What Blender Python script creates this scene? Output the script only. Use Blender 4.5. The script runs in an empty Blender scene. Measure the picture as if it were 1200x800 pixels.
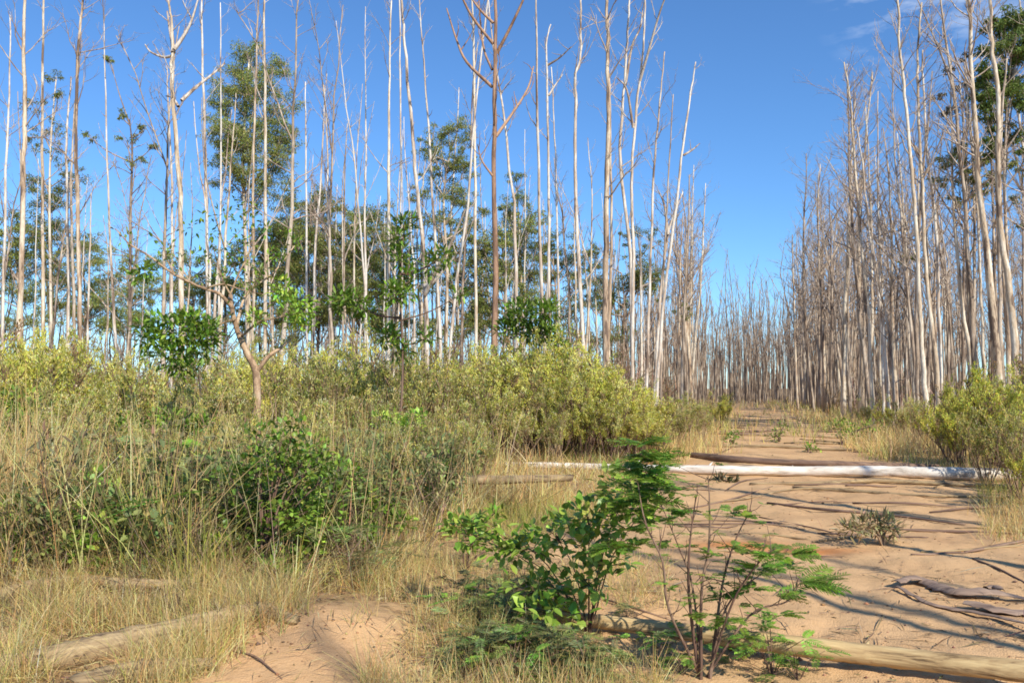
import bpy, math, random
import numpy as np
from mathutils import Vector

random.seed(11)
RNG = np.random.default_rng(11)
scene = bpy.context.scene
R = math.radians

# ------------------------------------------------------------------ camera
CAM_H = 1.6
F = 1000.0                                   # focal length in pixels of the 1200 px wide photograph
TH = math.atan(55 / F)                       # pitched up: the horizon lies 55 px under the middle
cam_data = bpy.data.cameras.new('camera')
cam_data.sensor_width = 36.0
cam_data.lens = 36.0 * F / 1200.0
cam_data.clip_start = 0.05
cam_data.clip_end = 6000
cam = bpy.data.objects.new('camera', cam_data)
scene.collection.objects.link(cam)
cam.location = (0, 0, CAM_H)
cam.rotation_euler = (math.pi / 2 + TH, 0, 0)
scene.camera = cam

# ------------------------------------------------------------------ sky and sun
SUN_EL = R(38)
SUN_AZ = R(149)                              # clockwise from the view direction: behind, over the shoulder
to_sun = Vector((math.sin(SUN_AZ) * math.cos(SUN_EL), math.cos(SUN_AZ) * math.cos(SUN_EL), math.sin(SUN_EL)))
world = bpy.data.worlds.new('World')
scene.world = world
world.use_nodes = True
wn, wl = world.node_tree.nodes, world.node_tree.links
wn.clear()
w_out = wn.new('ShaderNodeOutputWorld')
w_bg = wn.new('ShaderNodeBackground')
w_bg.inputs['Strength'].default_value = 0.132
w_sky = wn.new('ShaderNodeTexSky')
w_sky.sky_type = 'NISHITA'
w_sky.sun_disc = False
w_sky.sun_elevation = SUN_EL
w_sky.sun_rotation = SUN_AZ
w_sky.altitude = 0
w_sky.air_density = 1.0
w_sky.dust_density = 0.0
w_sky.ozone_density = 10.0
# thin white wisps of cloud high in the sky
w_tc = wn.new('ShaderNodeTexCoord')
w_dot = wn.new('ShaderNodeVectorMath'); w_dot.operation = 'DISTANCE'
cd = Vector((0.50, 1.0, 0.50)).normalized()
w_dot.inputs[1].default_value = cd
w_rng = wn.new('ShaderNodeMapRange')
w_rng.inputs['From Min'].default_value = 0.115
w_rng.inputs['From Max'].default_value = 0.02
w_map = wn.new('ShaderNodeMapping')
w_map.inputs['Scale'].default_value = (9, 9, 26)
w_map.inputs['Rotation'].default_value = (0, 0.35, 0)
w_noi = wn.new('ShaderNodeTexNoise')
w_noi.inputs['Scale'].default_value = 1.6
w_noi.inputs['Detail'].default_value = 6
w_noi.inputs['Roughness'].default_value = 0.55
w_ramp = wn.new('ShaderNodeMapRange')
w_ramp.inputs['From Min'].default_value = 0.44
w_ramp.inputs['From Max'].default_value = 0.80
w_mul = wn.new('ShaderNodeMath'); w_mul.operation = 'MULTIPLY'; w_mul.use_clamp = True
w_mix = wn.new('ShaderNodeMixRGB')
w_mix.inputs['Color2'].default_value = (7.0, 7.4, 8.0, 1)
wl.new(w_tc.outputs['Generated'], w_dot.inputs[0])
wl.new(w_dot.outputs['Value'], w_rng.inputs['Value'])
wl.new(w_tc.outputs['Generated'], w_map.inputs['Vector'])
wl.new(w_map.outputs[0], w_noi.inputs['Vector'])
wl.new(w_noi.outputs['Fac'], w_ramp.inputs['Value'])
wl.new(w_ramp.outputs[0], w_mul.inputs[0])
wl.new(w_rng.outputs[0], w_mul.inputs[1])
wl.new(w_mul.outputs[0], w_mix.inputs['Fac'])
w_tint = wn.new('ShaderNodeMixRGB'); w_tint.blend_type = 'MULTIPLY'; w_tint.inputs['Fac'].default_value = 1
w_tint.inputs['Color2'].default_value = (0.90, 1.01, 1.03, 1)
wl.new(w_sky.outputs[0], w_tint.inputs['Color1'])
wl.new(w_tint.outputs[0], w_mix.inputs['Color1'])
wl.new(w_mix.outputs[0], w_bg.inputs['Color'])
wl.new(w_bg.outputs[0], w_out.inputs['Surface'])

sun_data = bpy.data.lights.new('sun', 'SUN')
sun_data.energy = 4.6
sun_data.angle = R(0.53)
sun_data.color = (1.0, 0.925, 0.80)
sun = bpy.data.objects.new('sun', sun_data)
scene.collection.objects.link(sun)
sun.location = (20, -30, 40)
sun.rotation_euler = (-to_sun).to_track_quat('-Z', 'Y').to_euler()

scene.view_settings.view_transform = 'Standard'
scene.view_settings.look = 'None'
scene.view_settings.gamma = 1
scene.view_settings.exposure = 0.40
scene.view_settings.use_curve_mapping = False
cy = scene.cycles
cy.use_denoising = True
cy.max_bounces = 5
cy.diffuse_bounces = 3
cy.glossy_bounces = 2
cy.transmission_bounces = 3
cy.caustics_reflective = False
cy.caustics_refractive = False
cy.sample_clamp_indirect = 6
cy.filter_width = 1.7

# ------------------------------------------------------------------ helpers
def H01(i, j, s=0):
    n = (np.asarray(i, np.int64) * 374761393 + np.asarray(j, np.int64) * 668265263 + s * 974634541) & 0x7fffffff
    n = ((n ^ (n >> 13)) * 1274126177) & 0x7fffffff
    return ((n ^ (n >> 16)) & 0xffff) / 65535.0

def vnoise(x, y, s=0):
    x = np.asarray(x, float); y = np.asarray(y, float)
    i = np.floor(x).astype(np.int64); j = np.floor(y).astype(np.int64)
    fx, fy = x - i, y - j
    fx = fx * fx * (3 - 2 * fx); fy = fy * fy * (3 - 2 * fy)
    return ((H01(i, j, s) * (1 - fx) + H01(i + 1, j, s) * fx) * (1 - fy)
            + (H01(i, j + 1, s) * (1 - fx) + H01(i + 1, j + 1, s) * fx) * fy)

def fbm(x, y, s=0, o=4):
    t, a, k = 0, 0.5, 1.0
    for q in range(o):
        t = t + a * vnoise(x * k, y * k, s + q)
        a *= 0.5; k *= 2.07
    return t

def sstep(a, b, x):
    t = np.clip((np.asarray(x, float) - a) / (b - a), 0, 1)
    return t * t * (3 - 2 * t)

TS = 0.27                                    # the track runs off at this slope: u is measured across it
def terrain(x, y):
    x = np.asarray(x, float); y = np.asarray(y, float)
    u = x - TS * y
    near = np.exp(-np.maximum(y - 5, 0) / 25.0)
    side = sstep(-1.6, -5.0, u)
    z = (fbm(x * 0.35, y * 0.35, 3) - 0.48) * 0.22
    z = z + (fbm(u * 2.2, y * 0.7, 9) - 0.48) * 0.09 * near          # low ridges along the track
    z = z + (fbm(x * 4.5, y * 4.5, 17, 3) - 0.44) * 0.055 * near
    z = z + side * 0.16
    # loose sand heap beside the logs
    z = z + 0.12 * np.exp(-(((x + 1.2) / 0.9) ** 2 + ((y - 5.6) / 0.5) ** 2))
    return z

def hz(x, y):
    return float(terrain(x, y))

def ray(px, py):
    a, b = (px - 600) / F, (400 - py) / F
    return Vector((a, math.cos(TH) - b * math.sin(TH), math.sin(TH) + b * math.cos(TH)))

def P(px, py, d):
    r = ray(px, py)
    return Vector((0, 0, CAM_H)) + r * (d / r.y)

def G(px, py):
    r = ray(px, py)
    t = CAM_H / -r.z
    p = Vector((0, 0, CAM_H)) + r * t
    for _ in range(4):
        t = (CAM_H - hz(p.x, p.y)) / -r.z
        p = Vector((0, 0, CAM_H)) + r * t
    return p

def to_px(x, y, z):
    """pixel of a world point, vectorised"""
    dz = z - CAM_H
    dep = y * math.cos(TH) + dz * math.sin(TH)
    up = -y * math.sin(TH) + dz * math.cos(TH)
    return 600 + F * x / dep, 400 - F * up / dep

# ---- materials
def new_mat(name):
    m = bpy.data.materials.new(name)
    m.use_nodes = True
    n, l = m.node_tree.nodes, m.node_tree.links
    b = n['Principled BSDF']
    return m, n, l, b

def ramp(n, stops):
    r = n.new('ShaderNodeValToRGB')
    e = r.color_ramp.elements
    while len(e) < len(stops):
        e.new(0.5)
    for k, (p, c) in enumerate(stops):
        e[k].position = p
        e[k].color = (*c, 1)
    return r

def bark_mat(name, pale, tan, dark, patch=0.5, zs=0.9, rough=0.85, scale=6.0):
    """peeling bark: a pale under-bark, tan streaks and dark strips of old bark, stretched along the trunk"""
    m, n, l, b = new_mat(name)
    tc = n.new('ShaderNodeTexCoord')
    oi = n.new('ShaderNodeObjectInfo')
    add = n.new('ShaderNodeVectorMath'); add.operation = 'ADD'
    mulr = n.new('ShaderNodeVectorMath'); mulr.operation = 'SCALE'
    l.new(oi.outputs['Location'], mulr.inputs[0]); mulr.inputs['Scale'].default_value = 0.37
    l.new(tc.outputs['Object'], add.inputs[0]); l.new(mulr.outputs[0], add.inputs[1])
    mp = n.new('ShaderNodeMapping'); mp.inputs['Scale'].default_value = (scale, scale, zs)
    l.new(add.outputs[0], mp.inputs['Vector'])
    n1 = n.new('ShaderNodeTexNoise'); n1.inputs['Scale'].default_value = 1.0; n1.inputs['Detail'].default_value = 5
    n1.inputs['Roughness'].default_value = 0.6
    l.new(mp.outputs[0], n1.inputs['Vector'])
    shift = n.new('ShaderNodeMath'); shift.operation = 'MULTIPLY_ADD'
    l.new(oi.outputs['Random'], shift.inputs[0]); shift.inputs[1].default_value = 0.12
    l.new(n1.outputs['Fac'], shift.inputs[2])
    rp = ramp(n, [(patch - 0.03, pale), (patch + 0.045, tan), (patch + 0.11, tan), (patch + 0.15, dark)])
    l.new(shift.outputs[0], rp.inputs['Fac'])
    mp2 = n.new('ShaderNodeMapping'); mp2.inputs['Scale'].default_value = (scale * 7, scale * 7, zs * 9)
    l.new(add.outputs[0], mp2.inputs['Vector'])
    n2 = n.new('ShaderNodeTexNoise'); n2.inputs['Scale'].default_value = 1.0; n2.inputs['Detail'].default_value = 4
    l.new(mp2.outputs[0], n2.inputs['Vector'])
    mr = n.new('ShaderNodeMapRange'); mr.inputs['From Min'].default_value = 0.3; mr.inputs['From Max'].default_value = 0.7
    mr.inputs['To Min'].default_value = 0.72; mr.inputs['To Max'].default_value = 1.12
    l.new(n2.outputs['Fac'], mr.inputs['Value'])
    mx = n.new('ShaderNodeVectorMath'); mx.operation = 'SCALE'
    l.new(rp.outputs[0], mx.inputs[0]); l.new(mr.outputs[0], mx.inputs['Scale'])
    l.new(mx.outputs[0], b.inputs['Base Color'])
    b.inputs['Roughness'].default_value = rough
    b.inputs['Specular IOR Level'].default_value = 0.25
    bp = n.new('ShaderNodeBump'); bp.inputs['Strength'].default_value = 0.5; bp.inputs['Distance'].default_value = 0.01
    l.new(n2.outputs['Fac'], bp.inputs['Height']); l.new(bp.outputs[0], b.inputs['Normal'])
    return m

def leaf_mat(name, color=None, trans=0.3, rough=0.45, spec=0.4, var=0.25):
    """colour from the mesh's own leaf colours, or one colour; a share of the light passes through"""
    m, n, l, b = new_mat(name)
    oi = n.new('ShaderNodeObjectInfo')
    if color is None:
        at = n.new('ShaderNodeAttribute'); at.attribute_name = 'Col'
        src = at.outputs['Color']
    else:
        rg = n.new('ShaderNodeRGB'); rg.outputs[0].default_value = (*color, 1)
        src = rg.outputs[0]
    mr = n.new('ShaderNodeMapRange')
    mr.inputs['To Min'].default_value = 1 - var; mr.inputs['To Max'].default_value = 1 + var
    l.new(oi.outputs['Random'], mr.inputs['Value'])
    sc = n.new('ShaderNodeVectorMath'); sc.operation = 'SCALE'
    l.new(src, sc.inputs[0]); l.new(mr.outputs[0], sc.inputs['Scale'])
    l.new(sc.outputs[0], b.inputs['Base Color'])
    b.inputs['Roughness'].default_value = rough
    b.inputs['Specular IOR Level'].default_value = spec
    tr = n.new('ShaderNodeBsdfTranslucent')
    l.new(sc.outputs[0], tr.inputs['Color'])
    mix = n.new('ShaderNodeMixShader'); mix.inputs['Fac'].default_value = trans
    l.new(b.outputs[0], mix.inputs[1]); l.new(tr.outputs[0], mix.inputs[2])
    l.new(mix.outputs[0], n['Material Output'].inputs['Surface'])
    return m

M = {}
M['pale'] = bark_mat('bark_pale', (0.71, 0.65, 0.56), (0.52, 0.41, 0.31), (0.19, 0.135, 0.10), 0.55)
M['cream'] = bark_mat('bark_cream', (0.73, 0.645, 0.51), (0.53, 0.41, 0.28), (0.20, 0.14, 0.10), 0.545)
M['tan'] = bark_mat('bark_tan', (0.68, 0.57, 0.42), (0.44, 0.315, 0.21), (0.16, 0.11, 0.08), 0.515)
M['brown'] = bark_mat('bark_brown', (0.46, 0.29, 0.185), (0.36, 0.215, 0.135), (0.22, 0.13, 0.085), 0.52)
M['greybrown'] = bark_mat('bark_grey_brown', (0.56, 0.465, 0.36), (0.36, 0.275, 0.20), (0.16, 0.115, 0.085), 0.50)
M['twig'] = bark_mat('bark_twig', (0.55, 0.455, 0.36), (0.40, 0.31, 0.24), (0.25, 0.18, 0.14), 0.5)
M['twig_pale'] = bark_mat('bark_twig_pale', (0.60, 0.53, 0.45), (0.42, 0.33, 0.25), (0.26, 0.18, 0.13), 0.52)
M['stem'] = bark_mat('bark_stem', (0.24, 0.16, 0.11), (0.17, 0.10, 0.07), (0.09, 0.055, 0.04), 0.5, scale=20)
M['stem_tan'] = bark_mat('bark_stem_tan', (0.46, 0.33, 0.20), (0.33, 0.22, 0.13), (0.2, 0.13, 0.08), 0.5, scale=20)
M['crook'] = bark_mat('bark_crooked_tree', (0.56, 0.42, 0.28), (0.46, 0.31, 0.19), (0.28, 0.18, 0.11), 0.5, zs=5, scale=9)
M['leaf'] = leaf_mat('leaf_colours', None, 0.32, 0.5, 0.25)
M['gloss'] = leaf_mat('leaf_glossy', None, 0.30, 0.38, 0.35)
M['shrub'] = leaf_mat('leaf_shrub', None, 0.32, 0.6, 0.25, 0.16)
M['grass'] = leaf_mat('grass_colours', None, 0.30, 0.65, 0.2, 0.0)

def log_mat(name, base, mid, dark, grain=(1.2, 30, 30), patch=0.58):
    m, n, l, b = new_mat(name)
    tc = n.new('ShaderNodeTexCoord')
    mp = n.new('ShaderNodeMapping'); mp.inputs['Scale'].default_value = grain
    l.new(tc.outputs['Object'], mp.inputs['Vector'])
    n1 = n.new('ShaderNodeTexNoise'); n1.inputs['Scale'].default_value = 1; n1.inputs['Detail'].default_value = 6
    n1.inputs['Roughness'].default_value = 0.65
    l.new(mp.outputs[0], n1.inputs['Vector'])
    n2 = n.new('ShaderNodeTexNoise'); n2.inputs['Scale'].default_value = 2.4; n2.inputs['Detail'].default_value = 5
    l.new(tc.outputs['Object'], n2.inputs['Vector'])
    r1 = ramp(n, [(0.34, dark), (0.46, mid), (0.62, base)])
    l.new(n1.outputs['Fac'], r1.inputs['Fac'])
    r2 = ramp(n, [(patch, (0, 0, 0)), (patch + 0.12, (1, 1, 1))])
    l.new(n2.outputs['Fac'], r2.inputs['Fac'])
    mx = n.new('ShaderNodeMixRGB'); mx.inputs['Color2'].default_value = (*mid, 1)
    l.new(r2.outputs[0], mx.inputs['Fac']); l.new(r1.outputs[0], mx.inputs['Color1'])
    l.new(mx.outputs[0], b.inputs['Base Color'])
    b.inputs['Roughness'].default_value = 0.8
    b.inputs['Specular IOR Level'].default_value = 0.25
    bp = n.new('ShaderNodeBump'); bp.inputs['Strength'].default_value = 0.7; bp.inputs['Distance'].default_value = 0.008
    l.new(n1.outputs['Fac'], bp.inputs['Height']); l.new(bp.outputs[0], b.inputs['Normal'])
    return m
M['log_white'] = log_mat('log_white', (0.80, 0.75, 0.66), (0.60, 0.53, 0.44), (0.27, 0.22, 0.17), (0.9, 13, 13), 0.57)
M['log_tan'] = log_mat('log_tan', (0.58, 0.43, 0.215), (0.41, 0.28, 0.135), (0.14, 0.09, 0.045), (1.3, 34, 34), 0.56)
M['log_grey'] = log_mat('log_grey', (0.42, 0.31, 0.165), (0.28, 0.195, 0.105), (0.08, 0.055, 0.035), (1.6, 30, 30), 0.55)
M['log_brown'] = log_mat('log_brown', (0.27, 0.18, 0.12), (0.19, 0.12, 0.085), (0.09, 0.06, 0.045), (1.2, 16, 16), 0.55)
M['bark_slab'] = log_mat('bark_slab', (0.34, 0.24, 0.17), (0.24, 0.165, 0.12), (0.10, 0.07, 0.055), (1.4, 26, 26), 0.56)

# ---- mesh builder
class MB:
    def __init__(s):
        s.v = []; s.q = []; s.t = []; s.c = []; s.n = 0; s.has_c = False
    def add(s, v, q=None, t=None, c=None):
        v = np.asarray(v, float).reshape(-1, 3)
        if q is not None and len(q): s.q.append(np.asarray(q, np.int64) + s.n)
        if t is not None and len(t): s.t.append(np.asarray(t, np.int64) + s.n)
        if c is None: c = np.ones((len(v), 3)) * 0.5
        else: s.has_c = True
        s.c.append(np.asarray(c, float).reshape(-1, 3))
        s.v.append(v); s.n += len(v)
    def arrays(s):
        v = np.concatenate(s.v); c = np.concatenate(s.c)
        q = np.concatenate(s.q) if s.q else np.zeros((0, 4), np.int64)
        t = np.concatenate(s.t) if s.t else np.zeros((0, 3), np.int64)
        return v, q, t, c
    def mesh(s, name, mat, origin=None, smooth=True):
        v, q, t, c = s.arrays()
        if origin is not None: v = v - np.asarray(origin, float)
        me = bpy.data.meshes.new(name)
        nl = len(q) * 4 + len(t) * 3
        me.vertices.add(len(v)); me.loops.add(nl); me.polygons.add(len(q) + len(t))
        me.vertices.foreach_set('co', v.astype(np.float32).ravel())
        me.loops.foreach_set('vertex_index', np.concatenate([q.ravel(), t.ravel()]).astype(np.int32))
        st = np.concatenate([np.arange(len(q)) * 4, len(q) * 4 + np.arange(len(t)) * 3]).astype(np.int32)
        me.polygons.foreach_set('loop_start', st)
        me.polygons.foreach_set('use_smooth', np.full(len(q) + len(t), smooth))
        if s.has_c:
            at = me.attributes.new('Col', 'FLOAT_COLOR', 'POINT')
            at.data.foreach_set('color', np.concatenate([c, np.ones((len(c), 1))], 1).astype(np.float32).ravel())
        me.update(calc_edges=True)
        me.materials.append(mat)
        return me

COL = scene.collection
def link(name, data, parent=None):
    o = bpy.data.objects.new(name, data)
    COL.objects.link(o)
    if parent is not None: o.parent = parent
    return o
def tag(o, label=None, cat=None, group=None, kind=None):
    if label: o['label'] = label
    if cat: o['category'] = cat
    if group: o['group'] = group
    if kind: o['kind'] = kind
    return o
def thing(name, label, cat, loc, group=None):
    o = link(name, None); o.location = loc
    o.empty_display_size = 0.2
    return tag(o, label, cat, group)
def copy_tree(root):
    r = root.copy(); COL.objects.link(r)
    for ch in list(root.children):
        c = ch.copy(); COL.objects.link(c); c.parent = r
        for g in list(ch.children):
            d = g.copy(); COL.objects.link(d); d.parent = c
    return r

def tube(mb, pts, rad, sides=6, cap=True, c=None, rough=0.0):
    pts = np.asarray([tuple(p) for p in pts], float); n = len(pts)
    rad = np.broadcast_to(np.asarray(rad, float), (n,))
    tan = np.gradient(pts, axis=0)
    tan /= np.linalg.norm(tan, axis=1, keepdims=True) + 1e-9
    ref = np.array([1.0, 0, 0]) if abs(tan[0][0]) < 0.75 else np.array([0, 0, 1.0])
    a = np.cross(tan, ref); a /= np.linalg.norm(a, axis=1, keepdims=True) + 1e-9
    b = np.cross(tan, a)
    ang = np.arange(sides) * 2 * math.pi / sides
    rr = np.repeat(rad[:, None], sides, 1)
    if rough: rr = rr * (1 + RNG.normal(0, rough, (n, sides)))
    v = pts[:, None, :] + (np.cos(ang)[None, :, None] * a[:, None, :] + np.sin(ang)[None, :, None] * b[:, None, :]) * rr[:, :, None]
    i = np.arange(n - 1)[:, None] * sides; j = np.arange(sides)[None, :]; k = (j + 1) % sides
    q = np.stack([i + j, i + k, i + sides + k, i + sides + j], -1).reshape(-1, 4)
    V = v.reshape(-1, 3); t = []
    if cap:
        V = np.concatenate([V, pts[:1], pts[-1:]])
        m = n * sides
        jj = np.arange(sides); kk = (jj + 1) % sides
        t = np.concatenate([np.stack([kk, jj, np.full(sides, m)], 1),
                            np.stack([(n - 1) * sides + jj, (n - 1) * sides + kk, np.full(sides, m + 1)], 1)])
    mb.add(V, q, t, None if c is None else np.tile(np.asarray(c, float), (len(V), 1)))

def unit(v):
    return v / (np.linalg.norm(v, axis=-1, keepdims=True) + 1e-9)

def leaves(mb, pos, axis, nrm, L, W, col, near=False):
    """a batch of leaves: base point, axis, rough normal, length, width and colour of each"""
    pos = np.asarray(pos, float); n = len(pos)
    if n == 0: return
    axis = unit(np.asarray(axis, float)); side = unit(np.cross(axis, nrm)); up = np.cross(side, axis)
    L = np.broadcast_to(np.asarray(L, float), (n,))[:, None]; W = np.broadcast_to(np.asarray(W, float), (n,))[:, None]
    col = np.broadcast_to(np.asarray(col, float), (n, 3))
    if near:
        b = pos; m1 = pos + axis * L * .36 - up * L * .02; m2 = pos + axis * L * .72 - up * L * .06; t = pos + axis * L - up * L * .16
        l1 = m1 + side * W * .5 + up * W * .12; r1 = m1 - side * W * .5 + up * W * .12
        l2 = m2 + side * W * .36 + up * W * .09; r2 = m2 - side * W * .36 + up * W * .09
        v = np.stack([b, m1, m2, t, l1, l2, r1, r2], 1).reshape(-1, 3)
        k = np.arange(n)[:, None] * 8
        T = np.concatenate([k + np.array([a]) for a in ((0, 1, 4), (0, 6, 1), (2, 3, 5), (2, 7, 3))])
        Q = np.concatenate([k + np.array([a]) for a in ((1, 2, 5, 4), (1, 6, 7, 2))])
        mb.add(v, Q, T, np.repeat(col, 8, 0))
    else:
        m = pos + axis * L * .45
        v = np.stack([pos, m - side * W * .5, pos + axis * L - up * L * .08, m + side * W * .5], 1).reshape(-1, 3)
        mb.add(v, np.arange(n)[:, None] * 4 + np.array([[0, 1, 2, 3]]), None, np.repeat(col, 4, 0))

def jitter(col, n, s=0.22, pal=None):
    """n leaf colours round one or several palette colours"""
    if pal is None: base = np.tile(np.asarray(col, float), (n, 1))
    else: base = np.asarray(pal, float)[RNG.integers(0, len(pal), n)]
    return np.clip(base * np.exp(RNG.normal(0, s, (n, 1))) * np.exp(RNG.normal(0, 0.10, (n, 3))), 0.004, 0.8)

def rdir(n):
    return unit(RNG.normal(0, 1, (n, 3)))

def limb(p0, d, L, n=5, wob=0.12, lift=0.25, rng=random):
    """a wandering limb that turns upwards"""
    p = Vector(p0); d = Vector(d).normalized(); out = [p.copy()]
    for k in range(n):
        d = (d + Vector((rng.gauss(0, wob), rng.gauss(0, wob), rng.gauss(0, wob) + lift / n))).normalized()
        p = p + d * (L / n); out.append(p.copy())
    return out

def along(pts, t):
    t = max(0, min(0.9999, t)) * (len(pts) - 1); k = int(t)
    return Vector(pts[k]).lerp(Vector(pts[k + 1]), t - k)

def dead_branches(mb, trunk, r_at, n, lo=0.45, hi=1.0, length=(1.0, 2.6), twigs=4, ang=(28, 62), stub=0.25, thick=1.0, ends=None, lift=0.45):
    for k in range(n):
        f = lo + (hi - lo) * random.random()
        p = along(trunk, f)
        az = random.uniform(0, 2 * math.pi); a = R(random.uniform(*ang))
        d = Vector((math.sin(a) * math.cos(az), math.sin(a) * math.sin(az), math.cos(a)))
        L = random.uniform(*length) * (1.15 - 0.55 * f)
        if random.random() < stub: L *= 0.3
        br = min(r_at(f) * 0.5, 0.012 + 0.013 * L) * thick
        pts = limb(p, d, L, 5, 0.13, lift)
        tube(mb, pts, np.linspace(br, br * 0.3, len(pts)), 4, False)
        if ends is not None: ends.append(pts[-1])
        for q in range(random.randint(max(0, twigs - 2), twigs + 1) if L > 0.5 else 0):
            g = random.uniform(0.3, 1.0); tp = along(pts, g)
            td = (pts[-1] - pts[0]).normalized() + Vector((random.gauss(0, .5), random.gauss(0, .5), random.gauss(.1, .4)))
            tl = L * random.uniform(0.25, 0.5)
            tp_ = limb(tp, td, tl, 3, 0.2, 0.3)
            tube(mb, tp_, np.linspace(br * 0.5, br * 0.18, 4), 3, False)
            if ends is not None: ends.append(tp_[-1])
            for z in range(random.randint(0, 2)):
                sp = along(tp_, random.uniform(.3, 1))
                sd = td.normalized() + Vector((random.gauss(0, .6), random.gauss(0, .6), random.gauss(.1, .4)))
                tube(mb, limb(sp, sd, tl * random.uniform(.35, .7), 2, 0.2, 0.2), np.linspace(br * 0.28, br * 0.13, 3), 3, False)

# ================================================================== THE SETTING
# ---- ground: one sheet to the horizon, finest where the camera stands
ys = [-70, -50, -35, -25, -17, -11, -7, -4, -2, -.5, 1, 2, 2.8]
while ys[-1] < 70: ys.append(ys[-1] * 1.0085 + 0.004)
while ys[-1] < 5000: ys.append(ys[-1] * 1.12)
ys = np.array(ys)
aa = np.concatenate([[-9, -6, -4, -2.8, -2, -1.5, -1.15, -.9, -.75], np.linspace(-.62, .66, 250), [.8, .95, 1.2, 1.5, 2, 2.8, 4, 6, 9]])
X = aa[None, :] * (np.abs(ys)[:, None] * 1.0 + 1.2); Y = np.repeat(ys[:, None], len(aa), 1)
Z = terrain(X, Y)
gm = MB()
nr, nc = X.shape
idx = np.arange(nr * nc).reshape(nr, nc)
quads = np.stack([idx[:-1, :-1], idx[:-1, 1:], idx[1:, 1:], idx[1:, :-1]], -1).reshape(-1, 4)
# what lies on the soil: bare sand on the track, straw and leaf litter under the plants
U = X - TS * Y
gx, gy = to_px(X, np.maximum(Y, 1), Z)
litter = np.maximum(sstep(-1.5, -2.6, U + 0.9 * (fbm(X * .6, Y * .6, 31) - .5)), sstep(3.9, 5.6, U + 1.2 * (fbm(X * .6, Y * .6, 33) - .5)))
sand_spot = np.exp(-(((X + 1.3) / 0.95) ** 2 + ((Y - 5.1) / 0.8) ** 2))
litter = np.clip(litter - 1.6 * sand_spot, 0, 1)
litter = np.maximum(litter, 0.75 * sstep(60, 130, Y))
red = np.exp(-(((X - 2.35) / 0.5) ** 2 + ((Y - 8.9) / 0.22) ** 2)) + np.exp(-(((X - 3.0) / 0.45) ** 2 + ((Y - 8.6) / 0.18) ** 2))
gm.add(np.stack([X, Y, Z], -1), quads, None, np.stack([litter, np.clip(red, 0, 1), np.zeros_like(red)], -1))
m, n, l, b = new_mat('soil')
at = n.new('ShaderNodeAttribute'); at.attribute_name = 'Col'
sep = n.new('ShaderNodeSeparateColor'); l.new(at.outputs['Color'], sep.inputs[0])
tc = n.new('ShaderNodeTexCoord')
na = n.new('ShaderNodeTexNoise'); na.inputs['Scale'].default_value = 0.9; na.inputs['Detail'].default_value = 6; na.inputs['Roughness'].default_value = .62
nb = n.new('ShaderNodeTexNoise'); nb.inputs['Scale'].default_value = 14; nb.inputs['Detail'].default_value = 6; nb.inputs['Roughness'].default_value = .7
ncn = n.new('ShaderNodeTexNoise'); ncn.inputs['Scale'].default_value = 90; ncn.inputs['Detail'].default_value = 3
for q in (na, nb, ncn): l.new(tc.outputs['Object'], q.inputs['Vector'])
ra = ramp(n, [(0.32, (0.47, 0.275, 0.13)), (0.5, (0.61, 0.375, 0.175)), (0.68, (0.68, 0.43, 0.21))])
l.new(na.outputs['Fac'], ra.inputs['Fac'])
rb = ramp(n, [(0.32, (0.30, 0.19, 0.115)), (0.47, (0.62, 0.41, 0.24))])
l.new(nb.outputs['Fac'], rb.inputs['Fac'])
mix1 = n.new('ShaderNodeMixRGB'); mix1.inputs['Fac'].default_value = 0.28
l.new(ra.outputs[0], mix1.inputs['Color1']); l.new(rb.outputs[0], mix1.inputs['Color2'])
mixr = n.new('ShaderNodeMixRGB'); mixr.inputs['Color2'].default_value = (0.60, 0.235, 0.075, 1)
l.new(sep.outputs[1], mixr.inputs['Fac']); l.new(mix1.outputs[0], mixr.inputs['Color1'])
rl = ramp(n, [(0.30, (0.13, 0.085, 0.045)), (0.48, (0.32, 0.215, 0.11)), (0.62, (0.48, 0.32, 0.16))])
l.new(nb.outputs['Fac'], rl.inputs['Fac'])
lit = n.new('ShaderNodeMath'); lit.operation = 'MULTIPLY'; lit.inputs[1].default_value = 0.85
pat = n.new('ShaderNodeTexNoise'); pat.inputs['Scale'].default_value = 1.7; pat.inputs['Detail'].default_value = 7; pat.inputs['Roughness'].default_value = .7
l.new(tc.outputs['Object'], pat.inputs['Vector'])
pr = n.new('ShaderNodeMapRange'); pr.inputs['From Min'].default_value = .52; pr.inputs['From Max'].default_value = .70; pr.inputs['To Max'].default_value = .42
l.new(pat.outputs['Fac'], pr.inputs['Value'])
lmx = n.new('ShaderNodeMath'); lmx.operation = 'MAXIMUM'
l.new(sep.outputs[0], lmx.inputs[0]); l.new(pr.outputs[0], lmx.inputs[1])
l.new(lmx.outputs[0], lit.inputs[0])
mix2 = n.new('ShaderNodeMixRGB')
l.new(lit.outputs[0], mix2.inputs['Fac']); l.new(mixr.outputs[0], mix2.inputs['Color1']); l.new(rl.outputs[0], mix2.inputs['Color2'])
l.new(mix2.outputs[0], b.inputs['Base Color'])
b.inputs['Roughness'].default_value = 0.95; b.inputs['Specular IOR Level'].default_value = 0.1
sm = n.new('ShaderNodeMath'); sm.operation = 'ADD'
l.new(nb.outputs['Fac'], sm.inputs[0]); l.new(ncn.outputs['Fac'], sm.inputs[1])
bp = n.new('ShaderNodeBump'); bp.inputs['Strength'].default_value = 0.6; bp.inputs['Distance'].default_value = 0.02
l.new(sm.outputs[0], bp.inputs['Height']); l.new(bp.outputs[0], b.inputs['Normal'])
tag(link('ground', gm.mesh('ground', m)), 'sandy orange soil of a track between two stands of trees', kind='structure')

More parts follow.
